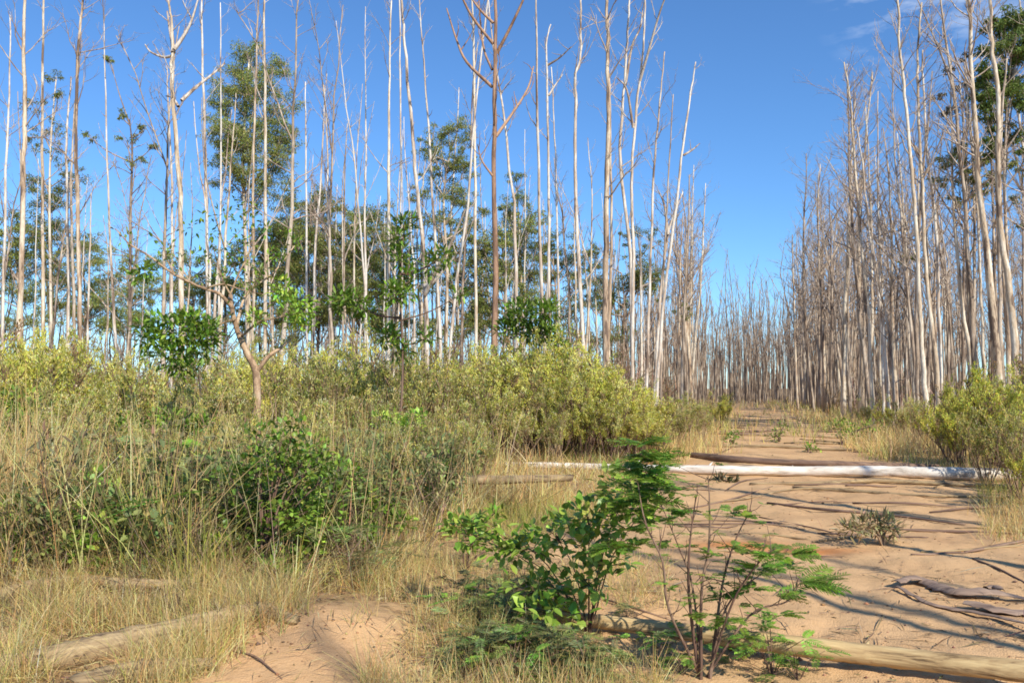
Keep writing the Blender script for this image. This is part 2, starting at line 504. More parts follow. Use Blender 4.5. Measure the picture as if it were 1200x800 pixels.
# ================================================================== STANDING TREES
def smooth_path(pts, per=5):
    """Catmull-Rom through the points"""
    p = [Vector(q) for q in pts]
    p = [p[0] * 2 - p[1]] + p + [p[-1] * 2 - p[-2]]
    out = []
    for k in range(1, len(p) - 2):
        for s in range(per):
            t = s / per
            a, b_, c, d = p[k - 1], p[k], p[k + 1], p[k + 2]
            out.append(0.5 * ((2 * b_) + (c - a) * t + (2 * a - 5 * b_ + 4 * c - d) * t * t + (3 * b_ - a - 3 * c + d) * t ** 3))
    out.append(p[-2].copy())
    return out

def hero(label, path, d, w, bark='pale', twig='twig_pale', top=None, nb=10, lo=0.4, length=(0.8, 2.4), twigs=4,
         extra=(), name='dead_tree', group=None, taper=0.72, thick=1.0, base_px=None, cat='tree'):
    """a trunk through pixels of the photograph at its distance d, foot on the ground, run on above the frame to height `top`"""
    pts = [P(x, y, d) for x, y in path]
    f0 = pts[0]
    gx_ = f0.x - (pts[1].x - f0.x) / max(0.2, (pts[1].z - f0.z)) * (f0.z - hz(f0.x, d)) * 0.6
    foot = Vector((gx_, d, hz(gx_, d) - 0.05))
    pts = [foot] + pts
    if top and pts[-1].z < top:
        dd = (pts[-1] - pts[-2]).normalized()
        k = (top - pts[-1].z) / max(.5, dd.z)
        pts.append(pts[-1] + Vector((dd.x * k * .6, random.gauss(0, .2), top - pts[-1].z)))
    ph = random.uniform(0, 6)
    for k in range(1, len(pts)):
        pts[k] = pts[k] + Vector((0, 0.12 * math.sin(ph + k * 1.7), 0))
    tr = smooth_path(pts, 5)
    for q in tr[1:]: q.x += random.gauss(0, .012); q.y += random.gauss(0, .012)
    H = tr[-1].z - foot.z
    r0 = .86 * w * d / F / 2
    def r_at(f):
        return r0 * (1.06 - taper * f) + (r0 * 0.35 * math.exp(-f * 40))
    root = thing(name, label, cat, foot, group)
    mb = MB(); tube(mb, tr, [r_at(k / (len(tr) - 1)) for k in range(len(tr))], 8, True, rough=0.05)
    tk = link('trunk', mb.mesh('trunk', M[bark], foot), root)
    br = MB()
    dead_branches(br, tr, r_at, int(nb * 1.5), lo, 0.99, length, twigs + 1, thick=thick * .85)
    for e in extra:
        lm = MB()
        pp = [P(x, y, d) for x, y in e[1]]
        o = random.uniform(-.5, .5)
        for k in range(1, len(pp)): pp[k].y += o * k
        pp = smooth_path(pp, 4)
        er = e[0] * d / F / 2
        tube(lm, pp, np.linspace(er, er * .35, len(pp)), 5, False)
        link('limb', lm.mesh('limb', M[twig], foot), root)
        dead_branches(br, pp, lambda f: er * .8, e[2] if len(e) > 2 else 4, .3, 1, (.4, 1.3), 2)
    if br.n: link('twigs', br.mesh('twigs', M[twig], foot), root)['kind'] = 'stuff'
    SHORT.append((root, foot, path[len(path) // 2][0]))
    return root, tr, foot

SHORT = []
HEROES = [
 ('thin white bare trunk standing beside the thick peeling tan trunk', [(5,395),(7,200),(9,110),(12,18)], 34, 4.6, 'pale', 'twig_pale', None, 8),
 ('thick tan trunk with peeling bark and short side stubs', [(25,405),(26,230),(27,130),(29,60),(31,0)], 27, 8.0, 'tan', 'twig_pale', 17, 11),
 ('pale slender trunk turning brown near its foot beside the thick peeling trunk', [(51,400),(48,230),(50,120),(53,0)], 31, 5.5, 'cream', 'twig_pale', 18, 10),
 ('cream trunk with a dark patch of loose bark halfway up', [(78,395),(79,250),(80,170),(83,90)], 30, 5.5, 'pale', 'twig_pale', None, 9),
 ('tall tan trunk leaning slightly with a dark burl of old bark', [(92,400),(90,250),(91,150),(93,50),(95,0)], 28, 6.5, 'tan', 'twig', 17, 14),
 ('thin grey trunk close behind the leaning tan trunk', [(86,400),(85,260),(85,190),(86,120)], 35, 5, 'greybrown', 'twig', None, 8),
 ('short white trunk standing in front of a gap of open sky', [(104,420),(104,300),(105,225)], 30, 4, 'pale', 'twig_pale', None, 4),
 ('slim white trunk beside the tall forked trunk', [(201,385),(200,220),(198,130),(197,78)], 33, 4.4, 'pale', 'twig_pale', None, 7),
 ('thin pale trunk in the row behind the tall forked trunk', [(242,380),(241,210),(239,90),(237,0)], 34, 5.0, 'pale', 'twig_pale', 18, 8),
 ('very thin straight white pole before the leafy tall tree', [(257,380),(258,180),(258,3)], 38, 4.0, 'pale', 'twig_pale', None, 5),
 ('slender tan trunk crossing in front of the leafy tall crown', [(310,380),(310,200),(311,90),(310,0)], 31, 5.6, 'cream', 'twig_pale', 17, 8),
 ('brownish thin trunk beside the slender tan trunk under the leafy crown', [(296,380),(298,200),(300,100),(302,0)], 36, 4.2, 'tan', 'twig', 19, 8),
 ('grey pole ending in a broken tip over the low trees', [(360,380),(359,200),(357,95)], 38, 4.2, 'pale', 'twig_pale', None, 5),
 ('white pole with a small forked tip', [(388,430),(385,260),(382,160),(380,100)], 33, 4.4, 'pale', 'twig_pale', None, 4),
 ('grey pole with a ragged twiggy tip', [(402,380),(404,230),(407,145)], 42, 3.8, 'greybrown', 'twig', None, 6),
 ('straight pale trunk beside the leaning white trunk', [(455,380),(456,200),(456,90),(458,0)], 31, 5.6, 'cream', 'twig_pale', 16, 9),
 ('thin white pole close beside the straight pale trunk', [(472,400),(470,200),(468,0)], 40, 3.6, 'pale', 'twig_pale', 21, 5),
 ('leaning white trunk splitting at a splintered fork above the thicket', [(500,440),(499,360),(494,270),(487,200),(479,110),(473,40),(471,0)], 27, 7.0, 'pale', 'twig_pale', 15, 7, 0.4, (0.8, 2.0), 3,
   [(6, [(498,345),(512,320),(530,292),(548,255)], 3), (5, [(498,335),(510,330),(532,305),(538,300)], 2)]),
 ('thin leaning white trunk crossing its neighbour in a narrow cross', [(527,410),(535,330),(548,240),(558,120),(572,0)], 33, 4.6, 'pale', 'twig_pale', 18, 8),
 ('pale trunk standing upright behind the two crossing trunks', [(558,420),(557,250),(556,120),(554,0)], 34, 5.0, 'cream', 'twig_pale', 19, 10),
 ('slightly curved grey trunk with peeling dark bark beside the crossing trunks', [(541,420),(543,320),(551,200),(554,110),(560,50)], 36, 4.4, 'greybrown', 'twig', None, 8),
 ('smooth reddish brown trunk with long rising bare limbs', [(579,410),(580,300),(579,200),(580,100),(581,0)], 25, 9.0, 'brown', 'brown', 16, 3, 0.5, (1.0, 2.4), 3,
   [(4.5, [(577,102),(547,71),(534,41),(522,2)], 5), (4, [(578,52),(553,25),(539,0),(530,-25)], 4), (4, [(578,27),(560,8),(545,-15)], 3),
    (4.5, [(582,63),(600,33),(617,0),(628,-30)], 4), (4.5, [(581,160),(600,130),(619,96),(626,66)], 5), (3.5, [(577,82),(567,55),(562,15),(560,-20)], 4),
    (3, [(577,206),(565,190),(560,172)], 3)]),
 ('pale trunk with a crooked arm reaching out from its bare top', [(644,405),(643,300),(643,200),(641,100),(640,55),(645,28)], 33, 4.8, 'pale', 'twig_pale', None, 6, 0.5, (0.6, 1.6), 3,
   [(3, [(641,77),(655,72),(668,63)], 3), (3, [(643,112),(650,100),(660,85)], 2)]),
 ('thin white trunk leaning against its taller pale neighbour', [(655,405),(653,260),(650,160),(646,80)], 35, 3.8, 'pale', 'twig_pale', None, 6),
 ('kinked white trunk with a swollen knee high up', [(683,410),(677,280),(674,200),(675,120),(674,88),(680,65),(681,0)], 30, 5.8, 'pale', 'twig_pale', 16, 11, 0.45, (0.8, 2.2), 4),
 ('stout trunk with rough brown peeling bark along its whole length', [(710,425),(710,330),(711,220),(713,120),(712,40),(711,0)], 25, 9.0, 'tan', 'twig', 16, 12, 0.35, (0.6, 2.0), 3),
 ('pale forked trunk rising beside the stout peeling trunk', [(740,410),(738,300),(727,190),(731,110),(735,50),(737,0)], 31, 5.4, 'pale', 'twig_pale', 17, 8, 0.4, (0.8, 2.2), 4,
   [(3.5, [(733,100),(742,50),(752,28),(757,0)], 4)]),
 ('white trunk with two rising arms at its upper half', [(741,415),(742,300),(741,200),(748,110),(753,60),(756,0)], 30, 5.2, 'pale', 'twig_pale', 16, 9, 0.45, (0.8, 2.0), 4,
   [(4, [(750,95),(758,65),(768,28),(777,5)], 5), (3.5, [(742,150),(733,110),(720,100)], 3)]),
 ('straight pale trunk with a clean tapering tip', [(758,420),(763,300),(767,200),(773,120),(779,62)], 31, 4.6, 'pale', 'twig_pale', None, 7),
 ('grey twiggy trunk between two leaning pale trunks', [(775,420),(779,300),(784,200),(788,112)], 34, 3.8, 'greybrown', 'twig', None, 9),
 ('leaning pale trunk with one short white side arm', [(772,430),(780,340),(794,220),(803,150),(811,100),(816,72)], 31, 5.0, 'pale', 'twig_pale', None, 5, 0.5, (0.5, 1.2), 2,
   [(3, [(801,182),(812,175),(821,167)], 2)]),
 ('pale trunk forking widely like a letter V', [(768,440),(775,340),(783,275),(790,250),(800,225)], 36, 5.0, 'pale', 'twig_pale', None, 6, 0.5, (0.8, 2.0), 3,
   [(4, [(783,275),(779,240),(772,222)], 3)]),
 ('grey curved trunk at the edge of the stand with dark bark', [(800,440),(803,340),(806,270),(808,205)], 40, 4.2, 'greybrown', 'twig', None, 10),
 ('tan trunk at the outer corner of the stand beyond the thicket', [(795,435),(797,330),(800,250)], 42, 4.0, 'tan', 'twig', None, 9),
 # the stand on the other side of the track
 ('tall cream trunk with a dark strip of bark rising from the yellow-green bushes', [(1187,425),(1182,330),(1175,270),(1169,200),(1167,120),(1164,50),(1163,0)], 24, 10.0, 'cream', 'twig', 15, 6, 0.5, (0.6, 1.6), 3),
 ('dark rough trunk standing close behind the tall cream trunk', [(1176,425),(1172,330),(1168,260),(1172,190),(1178,110)], 29, 6.5, 'greybrown', 'twig', 13, 8),
 ('cream trunk with a twiggy crown standing over the fallen white log', [(1084,435),(1080,380),(1073,290),(1067,200),(1062,110),(1055,55),(1050,0)], 27, 7.0, 'cream', 'twig', 15, 20, 0.5, (1.0, 2.6), 5),
 ('twin cream trunk rising beside the trunk with the twiggy crown', [(1096,438),(1091,370),(1085,290),(1079,200),(1074,110),(1077,60)], 28, 6.6, 'cream', 'twig', 14.5, 16, 0.5, (1.0, 2.4), 5),
 ('pale trunk with scaly upper bark next to the twin cream trunks', [(1104,440),(1099,340),(1094,250),(1088,180),(1083,100),(1079,60)], 31, 5.6, 'pale', 'twig', None, 14, 0.5, (0.8, 2.2), 5),
 ('leaning pale trunk with upswept grey branches near the track', [(1022,460),(1017,380),(1009,280),(1003,190),(996,120),(988,74)], 34, 5.6, 'cream', 'twig', None, 22, 0.45, (1.2, 3.0), 5),
 ('pale bent trunk with peeling strips beside the leaning one', [(1041,462),(1033,380),(1026,320),(1018,250),(1010,190),(1003,150)], 33, 5.4, 'pale', 'twig', None, 14, 0.45, (1.0, 2.4), 5),
 ('thin bright white pole behind the pale bent trunk', [(1034,455),(1032,340),(1030,220),(1028,108)], 36, 4.2, 'pale', 'twig', None, 14),
 ('slanting grey trunk leaning towards the open track', [(996,465),(990,400),(978,340),(966,282),(962,250)], 48, 4.0, 'greybrown', 'twig', None, 16, 0.45, (1.0, 2.4), 4),
 ('tan trunk with a pale lit foot standing at the edge of the track', [(934,470),(932,400),(930,330),(928,275)], 60, 4.0, 'tan', 'twig', None, 16, 0.4, (1.0, 2.4), 4),
 ('greyish leaning trunk splitting low near a dark stump', [(1046,465),(1042,400),(1038,360),(1030,330)], 32, 5.0, 'greybrown', 'twig', 9, 10, 0.4, (0.8, 2.0), 4,
   [(4, [(1043,420),(1055,448),(1061,458)], 1)]),
 ('pale thin trunk standing before the dark leafy puffs', [(1153,430),(1151,330),(1146,270),(1141,190),(1135,137),(1137,82)], 30, 4.6, 'cream', 'twig', None, 10),
]
for hspec in HEROES:
    lab, path, d, w, bark, twig, top, nb_ = hspec[:8]
    rest = hspec[8:]
    kw = dict(top=top, nb=nb_)
    if len(rest) > 0: kw['lo'] = rest[0]
    if len(rest) > 1: kw['length'] = rest[1]
    if len(rest) > 2: kw['twigs'] = rest[2]
    if len(rest) > 3: kw['extra'] = rest[3]
    hero(lab, path, d, w, bark, twig, **kw)
# the tall forked one
hero('tall pale trunk forking into three bare arms against open sky', [(212,385),(210,250),(206,160),(203,90),(202,60),(200,25),(198,0)], 29, 8.0, 'cream', 'twig_pale', top=14.6, nb=6, lo=.45, length=(.6, 1.6), twigs=3,
     extra=[(6, [(203,62),(196,45),(187,22),(178,-6)], 4), (5.5, [(204,58),(212,45),(222,24),(229,-3)], 4),
            (5, [(213,118),(225,98),(240,78),(251,60)], 4), (4, [(201,66),(188,64),(170,55),(160,43)], 4), (4, [(209,125),(197,110),(183,103)], 4)])

# ---- the many slender trunks of the two stands
def proto_dead(k, bark, twig, Ht, r0, nb_, lo, length, twigs, bend, forks=0, sides=7):
    tr = [Vector((0, 0, -0.05))]
    ph, ph2 = random.uniform(0, 6), random.uniform(0, 6)
    for s in range(1, 15):
        f = s / 14
        tr.append(Vector((bend * math.sin(ph + f * 3.2) * f + random.gauss(0, .025), bend * math.sin(ph2 + f * 2.6) * f + random.gauss(0, .025), Ht * f)))
    r_at = lambda f: r0 * (1.06 - 0.86 * f) + r0 * .3 * math.exp(-f * 40)
    root = thing('dead_tree', '', 'tree', (0, 0, 0))
    mb = MB(); tube(mb, tr, [r_at(q / 14) for q in range(15)], sides, True, rough=.05)
    link('trunk', mb.mesh('trunk', M[bark]), root)
    br = MB()
    for q in range(forks):
        f = random.uniform(.45, .7); p0 = along(tr, f)
        az = random.uniform(0, 6.28)
        fk = limb(p0, Vector((math.cos(az) * .5, math.sin(az) * .5, 1)), Ht * (1 - f) * .9, 7, .06, .3)
        lm = MB(); tube(lm, fk, np.linspace(r_at(f) * .7, .012, len(fk)), 5, False)
        link('limb', lm.mesh('limb', M[bark]), root)
        dead_branches(br, fk, lambda g: .03, nb_ // 2, .2, 1, (length[0] * .7, length[1] * .7), twigs)
    dead_branches(br, tr, r_at, nb_, lo, .99, length, twigs)
    link('twigs', br.mesh('twigs', M[twig]), root)['kind'] = 'stuff'
    return root, (mb, br)

LEFT_P = [('straight pale pole', 'pale', 'twig_pale', 17, .08, 16, .55, (.6, 1.6), 2, .25, 0),
          ('cream trunk with forked top', 'cream', 'twig_pale', 16, .085, 16, .5, (.7, 1.8), 3, .45, 1),
          ('wavy pale trunk', 'pale', 'twig_pale', 14.5, .07, 20, .4, (.5, 1.4), 3, .6, 0),
          ('peeling tan trunk', 'tan', 'twig', 17.5, .10, 15, .5, (.8, 2.0), 3, .3, 0),
          ('brushy grey-brown trunk', 'greybrown', 'twig', 13.5, .07, 30, .45, (.8, 2.0), 4, .4, 1)]
RIGHT_P = [('brown-grey trunk with dense twigs', 'greybrown', 'twig', 16, .10, 40, .4, (1.0, 2.6), 4, .35, 1),
           ('slim trunk with upswept twigs', 'greybrown', 'twig', 14.5, .085, 38, .4, (.9, 2.4), 4, .5, 0),
           ('cream trunk with grey twigs', 'cream', 'twig', 17, .115, 30, .5, (.9, 2.4), 4, .35, 0),
           ('forked tan trunk', 'tan', 'twig', 15.5, .105, 30, .42, (.9, 2.4), 4, .45, 2),
           ('crooked brown trunk', 'greybrown', 'twig', 13, .09, 42, .35, (.8, 2.2), 4, .7, 1)]
protoL = [proto_dead(k, *p[1:]) for k, p in enumerate(LEFT_P)]
protoR = [proto_dead(k, *p[1:]) for k, p in enumerate(RIGHT_P)]

taken = []
def free(x, y, r):
    for a, b_ in taken:
        if (a - x) ** 2 + (b_ - y) ** 2 < r * r: return False
    return True
for o in list(COL.objects):
    if o.type == 'EMPTY' and o.name.startswith('dead_tree') and o.location.y > 5: taken.append((o.location.x, o.location.y))

used = set()
def place(protos, specs, k, x, y, label, group, smin=.85, smax=1.15):
    root = protos[k][0]
    key = id(root)
    o = root if key not in used else copy_tree(root)
    used.add(key)
    s = random.uniform(smin, smax)
    o.location = (x, y, hz(x, y)); o.rotation_euler = (random.gauss(0, .034), random.gauss(0, .034), random.uniform(0, 6.28))
    g = random.uniform(.72, 1.3)
    o.scale = (s * g, s * g, s)
    tag(o, label, 'tree', group)
    taken.append((x, y))
    return o

import re
def short_of(label):
    t = re.split(r' (?:with|standing|beside|behind|rising|forking|turning|splitting|crossing|leaning|next|ending|between|close|in the|before|at the|along) ?', label)[0]
    return t if len(t.split()) > 2 else ' '.join(label.split()[:6])
_names = [short_of(r_['label']) for r_, f_, p_ in SHORT]
SHORT = [(nm, f_, p_) for nm, (r_, f_, p_) in zip(_names, SHORT) if _names.count(nm) == 1 and nm != ' '.join(r_['label'].split()[:6])]
def beside(x, y):
    p = 600 + F * x / y
    side = [q for q in SHORT if (q[1].x - TS * q[1].y > 0) == (x - TS * y > 0)]
    nm, f_, p_ = min(side, key=lambda q: abs(600 + F * q[1].x / q[1].y - p) + abs(q[1].y - y) * .3)
    return ('farther back than the ' if y > f_.y + 12 else 'behind the ' if y > f_.y + 2 else 'beside the ') + nm
LSTAND = 'in the thin stand behind the yellow-green thicket'
RSTAND = 'in the dense stand, casting its shadow on the track'
nL = 0
for tries in range(20000):
    if nL >= 106: break
    y = 27 + 60 * random.random() ** 1.25
    a = random.uniform(-.66, .245); x = a * y; u = x - TS * y
    if u > -5.0 or not free(x, y, .9): continue
    if a < -.25 and (y > 55 or random.random() < .45): continue
    k = random.choices(range(5), (3, 3, 3, 2, 2 if a < .05 else 4))[0]
    place(protoL, LEFT_P, k, x, y, LEFT_P[k][0] + ', ' + beside(x, y), 'slender trunks of the thin stand', .62, 1.15)
    nL += 1
nR = 0
for tries in range(20000):
    if nR >= 116: break
    y = 27 + 75 * random.random() ** 1.3
    a = random.uniform(.3, .66); x = a * y; u = x - TS * y
    if u < 5.6 or not free(x, y, .8): continue
    k = random.choices(range(5), (4, 4, 2, 2, 4))[0]
    place(protoR, RIGHT_P, k, x, y, RIGHT_P[k][0] + ', ' + beside(x, y), 'slender trunks of the dense stand', .75, 1.08)
    nR += 1
# a few of the same stand beside and behind the camera: their shadows fall over the track
for (x, y, k, s) in ((6.9, -.9, 0, 1.1), (7.5, -1.1, 2, 1.0), (7.7, 2.9, 0, 1.), (8.8, 4.6, 0, 1.0), (8.6, -4.2, 0, .9), (9.6, -2.5, 2, 1.0), (10.4, 2.6, 0, .95), (11.6, 6.5, 3, .8), (12.4, 10.5, 2, 1.0), (13.6, 15.5, 0, .9), (7.6, -9.0, 2, 1.1)):
    place(protoL, LEFT_P, k, x, y, LEFT_P[k][0] + ' ' + RSTAND, 'slender trunks of the dense stand', s, s)
# taller ones at both corners where the stands meet the track
for q in range(34):
    for t_ in range(50):
        if q < 24: px, y = random.uniform(908, 1010), random.uniform(42, 84)
        else: px, y = random.uniform(800, 850), random.uniform(38, 78)
        x = (px - 600) / F * y; u = x - TS * y
        if ((u > 4.8) if q < 24 else (u < -3.8)) and free(x, y, .6): break
    k = random.choice((0, 1, 3, 4, 2))
    place(protoR, RIGHT_P, k, x, y, RIGHT_P[k][0] + ', ' + beside(x, y), 'slender trunks of the dense stand' if q < 24 else 'slender trunks of the thin stand', .95, 1.2)

# ---- the wood farther off reads as one mass
far = {}
def far_add(pk, x, y, s):
    rot = random.uniform(0, 6.28); c, sn = math.cos(rot) * s, math.sin(rot) * s
    z = hz(x, y)
    for part, mats in zip(pk[1], ('t', 'b')):
        v, q, t, col = part.arrays()
        w_ = np.stack([v[:, 0] * c - v[:, 1] * sn + x, v[:, 0] * sn + v[:, 1] * c + y, v[:, 2] * s + z], 1)
        far.setdefault(mats, MB()).add(w_, q, t)
# light far prototypes
FAR = []
for k in range(5):
    tr = [Vector((random.gauss(0, .12) * s, random.gauss(0, .12) * s, s * 3.1 - .05)) for s in range(6)]
    r0 = random.uniform(.07, .10)
    a_, b2 = MB(), MB()
    tube(a_, tr, np.linspace(r0 * 1.1, .02, 6), 5, False)
    for q in range(11):
        f = random.uniform(.35, 1); p = along(tr, f); az = random.uniform(0, 6.28); L = random.uniform(.8, 2.2) * (1.2 - .6 * f)
        pts = limb(p, Vector((math.cos(az) * .6, math.sin(az) * .6, .8)), L, 3, .15, .4); tube(b2, pts, np.linspace(.022, .007, 4), 3, False)
        for z in range(2):
            tp = along(pts, random.uniform(.3, 1)); tube(b2, limb(tp, (pts[-1] - pts[0]).normalized() + Vector((random.gauss(0, .5), random.gauss(0, .5), .2)), L * .45, 2, .2, .3), np.linspace(.012, .004, 3), 3, False)
    FAR.append((None, (a_, b2)))
FAR2 = []
for k in range(5):
    tr = [Vector((random.gauss(0, .15) * q, random.gauss(0, .15) * q, q * 5.0 - .05)) for q in range(4)]
    a_, b2 = MB(), MB()
    tube(a_, tr, np.linspace(random.uniform(.09, .13), .03, 4), 4, False)
    for q in range(9):
        f = random.uniform(.35, 1); p = along(tr, f); az = random.uniform(0, 6.28); L = random.uniform(.9, 2.4)
        tube(b2, limb(p, Vector((math.cos(az) * .6, math.sin(az) * .6, .8)), L, 2, .2, .4), [.03, .02, .008], 3, False)
    FAR2.append((None, (a_, b2)))
for q in range(170):
    y = random.uniform(58, 125); a = random.uniform(-.66, .02)
    far_add(random.choice(FAR), a * y, y, random.uniform(.55, .95))
for q in range(70):
    y = random.uniform(58, 112); u = random.uniform(-11, -3.4) if q % 2 else random.uniform(4.8, 10)
    far_add(random.choice(FAR), u + TS * y, y, random.uniform(.78, 1.02))
for q in range(760):
    y = random.uniform(95, 200); a = random.uniform(.12, .50)
    far_add(random.choice(FAR2), a * y, y, random.uniform(.55, .95))
nfar = 0
for tries in range(40000):
    if nfar >= 700: break
    z_ = random.random()
    if z_ < .45:
        y = random.uniform(80, 180); a = random.uniform(.15, .42)
        if abs(a * y - TS * y - 1.5) < 3 and y < 88: continue
    elif z_ < .85:
        y = random.uniform(45, 150); a = random.uniform(.33, .66)
        if a * y - TS * y < 6.5: continue
    else:
        y = random.uniform(60, 130); a = random.uniform(-.32, .2)
        if a * y - TS * y > -6: continue
    far_add(random.choice(FAR), a * y, y, random.uniform(.72, 1.08)); nfar += 1
far_root = link('far_forest', far['t'].mesh('far_forest', M['greybrown']))
tag(far_root, 'distant mass of bare grey-brown trunks closing the end of the track', 'forest', kind='stuff')
fb = link('twigs', far['b'].mesh('twigs', M['twig']), far_root); fb['kind'] = 'stuff'

# ---- leafy gum trees among the bare ones
GUM = [(0.19, 0.225, 0.06), (0.24, 0.265, 0.07), (0.15, 0.18, 0.045), (0.30, 0.31, 0.09)]
def leafy_tree(label, path, d, w, puffs, dens=1.0, bark='cream', pal=GUM, leaf=(.13, .042), top=None, name='gum_tree', limbs=True, nb=3):
    """trunk through pixels; every puff (px, py, rx, ry) is a loose clump of foliage carried by a limb"""
    pts = [P(x, y, d) for x, y in path]
    foot = Vector((pts[0].x, d, hz(pts[0].x, d) - .05))
    tr = smooth_path([foot] + pts, 5)
    r0 = w * d / F / 2
    root = thing(name, label, 'tree', foot, 'leafy trees among the bare trunks')
    mb = MB(); tube(mb, tr, np.linspace(r0 * 1.1, r0 * .3, len(tr)), 7, True, rough=.05)
    link('trunk', mb.mesh('trunk', M[bark], foot), root)
    br, cr = MB(), MB()
    for (px, py, rx, ry) in puffs:
        c = P(px, py, d); c.y += random.gauss(0, rx * d / F * .6)
        R_ = np.array([rx, (rx + ry) / 2, ry]) * d / F
        zs = [q.z for q in tr]
        below = [q for q in tr if q.z < c.z - 0.25 * R_[2] - .3] or tr[:2]
        p0 = below[max(0, len(below) - 1 - random.randint(0, 2))]
        mid = p0.lerp(c, .55) + Vector((0, 0, -.12 * (c - p0).length * .5))
        lp = smooth_path([p0, mid, c], 4)
        tube(br, lp, np.linspace(r0 * .45, r0 * .12, len(lp)), 5, False)
        ns = max(5, int(11 * dens * (rx * ry) ** .5 / 14))
        for s in range(ns):
            # sub-clumps spread unevenly through the clump
            o = rdir(1)[0] * R_ * 1.15 * random.random() ** .4
            sc_ = np.array(c) + o
            sr = R_.mean() * random.uniform(.28, .55)
            tube(br, [Vector(lp[-3]), Vector(lp[-3]).lerp(Vector(sc_), .6) + Vector((0, 0, .05)), Vector(sc_)], [r0 * .12, r0 * .08, .006], 3, False)
            nl = int(150 * dens * max(.6, (sr / .4) ** 1.6))
            pos = sc_ + rdir(nl) * (RNG.random((nl, 1)) ** .5) * sr * np.array([1.15, 1.15, .75])
            ax = rdir(nl) * .8 + np.array([0, 0, -.55])
            leaves(cr, pos, ax, rdir(nl), RNG.uniform(.7, 1.3, nl) * leaf[0], leaf[1], jitter(None, nl, .25, pal))
    dead_branches(br, tr, lambda f: r0 * (1 - .7 * f), nb, .4, 1, (.6, 1.8), 3)
    link('twigs', br.mesh('twigs', M['twig'], foot), root)['kind'] = 'stuff'
    link('crown', cr.mesh('crown', M['leaf'], foot, False), root)
    return root

def column(x0, x1, y0, y1, n, r=(14, 26), seed=0):
    rg = random.Random(seed); out = []
    for k in range(n):
        out.append((rg.uniform(x0, x1), rg.uniform(y0, y1), rg.uniform(*r), rg.uniform(*r) * .75))
    return out
leafy_tree('tall leafy tree with a long green crown behind the slender tan trunk', [(290,400),(288,300),(285,180),(292,70)], 44, 6,
           [(290,58,20,14),(318,75,20,15),(270,95,22,18),(305,110,26,20),(330,118,20,16),(262,135,18,20),(290,150,26,20),(325,165,22,20),(258,175,14,18),(285,195,28,20),(318,205,24,18),(336,190,12,14),(300,228,26,15),(330,228,18,12),(280,75,20,14),(300,92,22,16),(275,120,24,18),(312,135,26,18),(275,165,24,18),(300,175,28,18),(335,150,14,14),(270,210,18,14),(260,155,14,16)], 1.0)
leafy_tree('sparse tree with ragged leaf tufts beside the thick peeling trunk', [(60,400),(58,250),(60,160),(66,90)], 42, 4,
           [(66,92,14,10),(48,130,14,14),(58,150,18,16),(40,170,12,10),(72,110,12,8),(64,175,14,9)], .62)
leafy_tree('small twiggy tree with a few leaf tufts under open sky', [(152,400),(153,250),(155,180),(152,140)], 36, 4.5,
           [(142,135,9,6),(170,152,8,5),(104,160,10,7),(130,70,6,4),(182,174,8,5),(150,165,12,8),(165,190,10,7)], .38, 'greybrown', nb=26)
leafy_tree('low hazy green tree behind the trunks beside the peeling trunk', [(60,430),(55,330),(50,270)], 60, 4,
           [(30,300,20,16),(65,290,22,16),(50,330,24,18),(90,320,18,14),(30,350,18,14),(110,300,12,12),(70,365,20,12)], .8)
leafy_tree('low green tree behind the tall forked trunk', [(150,430),(150,350),(155,300)], 60, 4,
           [(120,280,12,10),(170,330,14,12),(178,365,14,12),(100,290,14,10),(160,300,10,8),(186,345,10,10)], .5)
leafy_tree('dense green tree filling the gap beside the grey pole', [(345,420),(348,330),(352,250)], 55, 5,
           [(345,245,20,14),(360,280,24,18),(335,290,20,18),(372,240,12,12),(350,320,24,18),(375,310,18,18),(330,335,16,16),(355,350,22,14),(395,240,10,8),(340,265,22,16),(365,265,18,16),(348,300,26,20),(370,340,22,18),(340,365,26,16),(380,365,20,14),(320,310,14,18)], 1.15)
leafy_tree('dense green tree between the white pole and the leaning trunk', [(428,430),(428,340),(430,270)], 55, 5,
           [(428,250,16,10),(415,280,20,16),(445,275,18,16),(425,310,26,18),(450,320,18,16),(400,315,18,16),(435,345,24,14),(405,345,18,14),(468,290,12,14),(385,290,10,14),(432,265,20,14),(410,300,20,18),(440,300,22,18),(395,335,20,18),(460,340,18,18),(420,365,28,14),(455,368,22,12),(392,365,16,14)], 1.15)
leafy_tree('tall leafy tree with an open crown behind the crossing trunks', [(522,430),(524,320),(520,230),(530,165)], 46, 5,
           [(538,148,18,12),(515,165,18,12),(548,170,14,14),(498,175,12,10),(525,190,20,12),(545,205,14,12),(505,205,14,10),(490,230,12,12),(535,235,18,14),(515,255,18,12),(548,260,12,12),(525,150,16,10),(510,185,20,12),(540,190,20,14),(520,220,20,14),(545,235,16,14)], .9)
leafy_tree('green tree behind the smooth reddish brown trunk', [(612,430),(611,340),(608,250)], 52, 5,
           [(605,208,12,8),(615,235,14,12),(595,250,14,14),(622,265,14,14),(605,285,18,16),(628,295,12,14),(598,320,14,16),(620,330,16,16),(540,330,16,14),(520,320,14,14),(555,345,14,12),(610,260,20,16),(600,300,20,18),(625,315,16,16),(610,350,24,16),(560,365,20,12),(530,355,18,14)], 1.0)
leafy_tree('dark leafy tree seen through the trunks beside the stout peeling trunk', [(700,440),(699,380),(697,330)], 55, 4,
           [(699,295,10,9),(694,312,12,8),(697,338,14,14),(690,352,10,10),(706,360,10,12)], .9)
leafy_tree('dark leafy tree seen between the white trunks beside the thicket', [(752,440),(751,350),(750,290)], 55, 4,
           [(748,272,14,10),(735,278,9,9),(765,280,10,10),(750,295,12,9),(771,325,8,9),(775,345,8,10),(800,365,10,10)], .85)
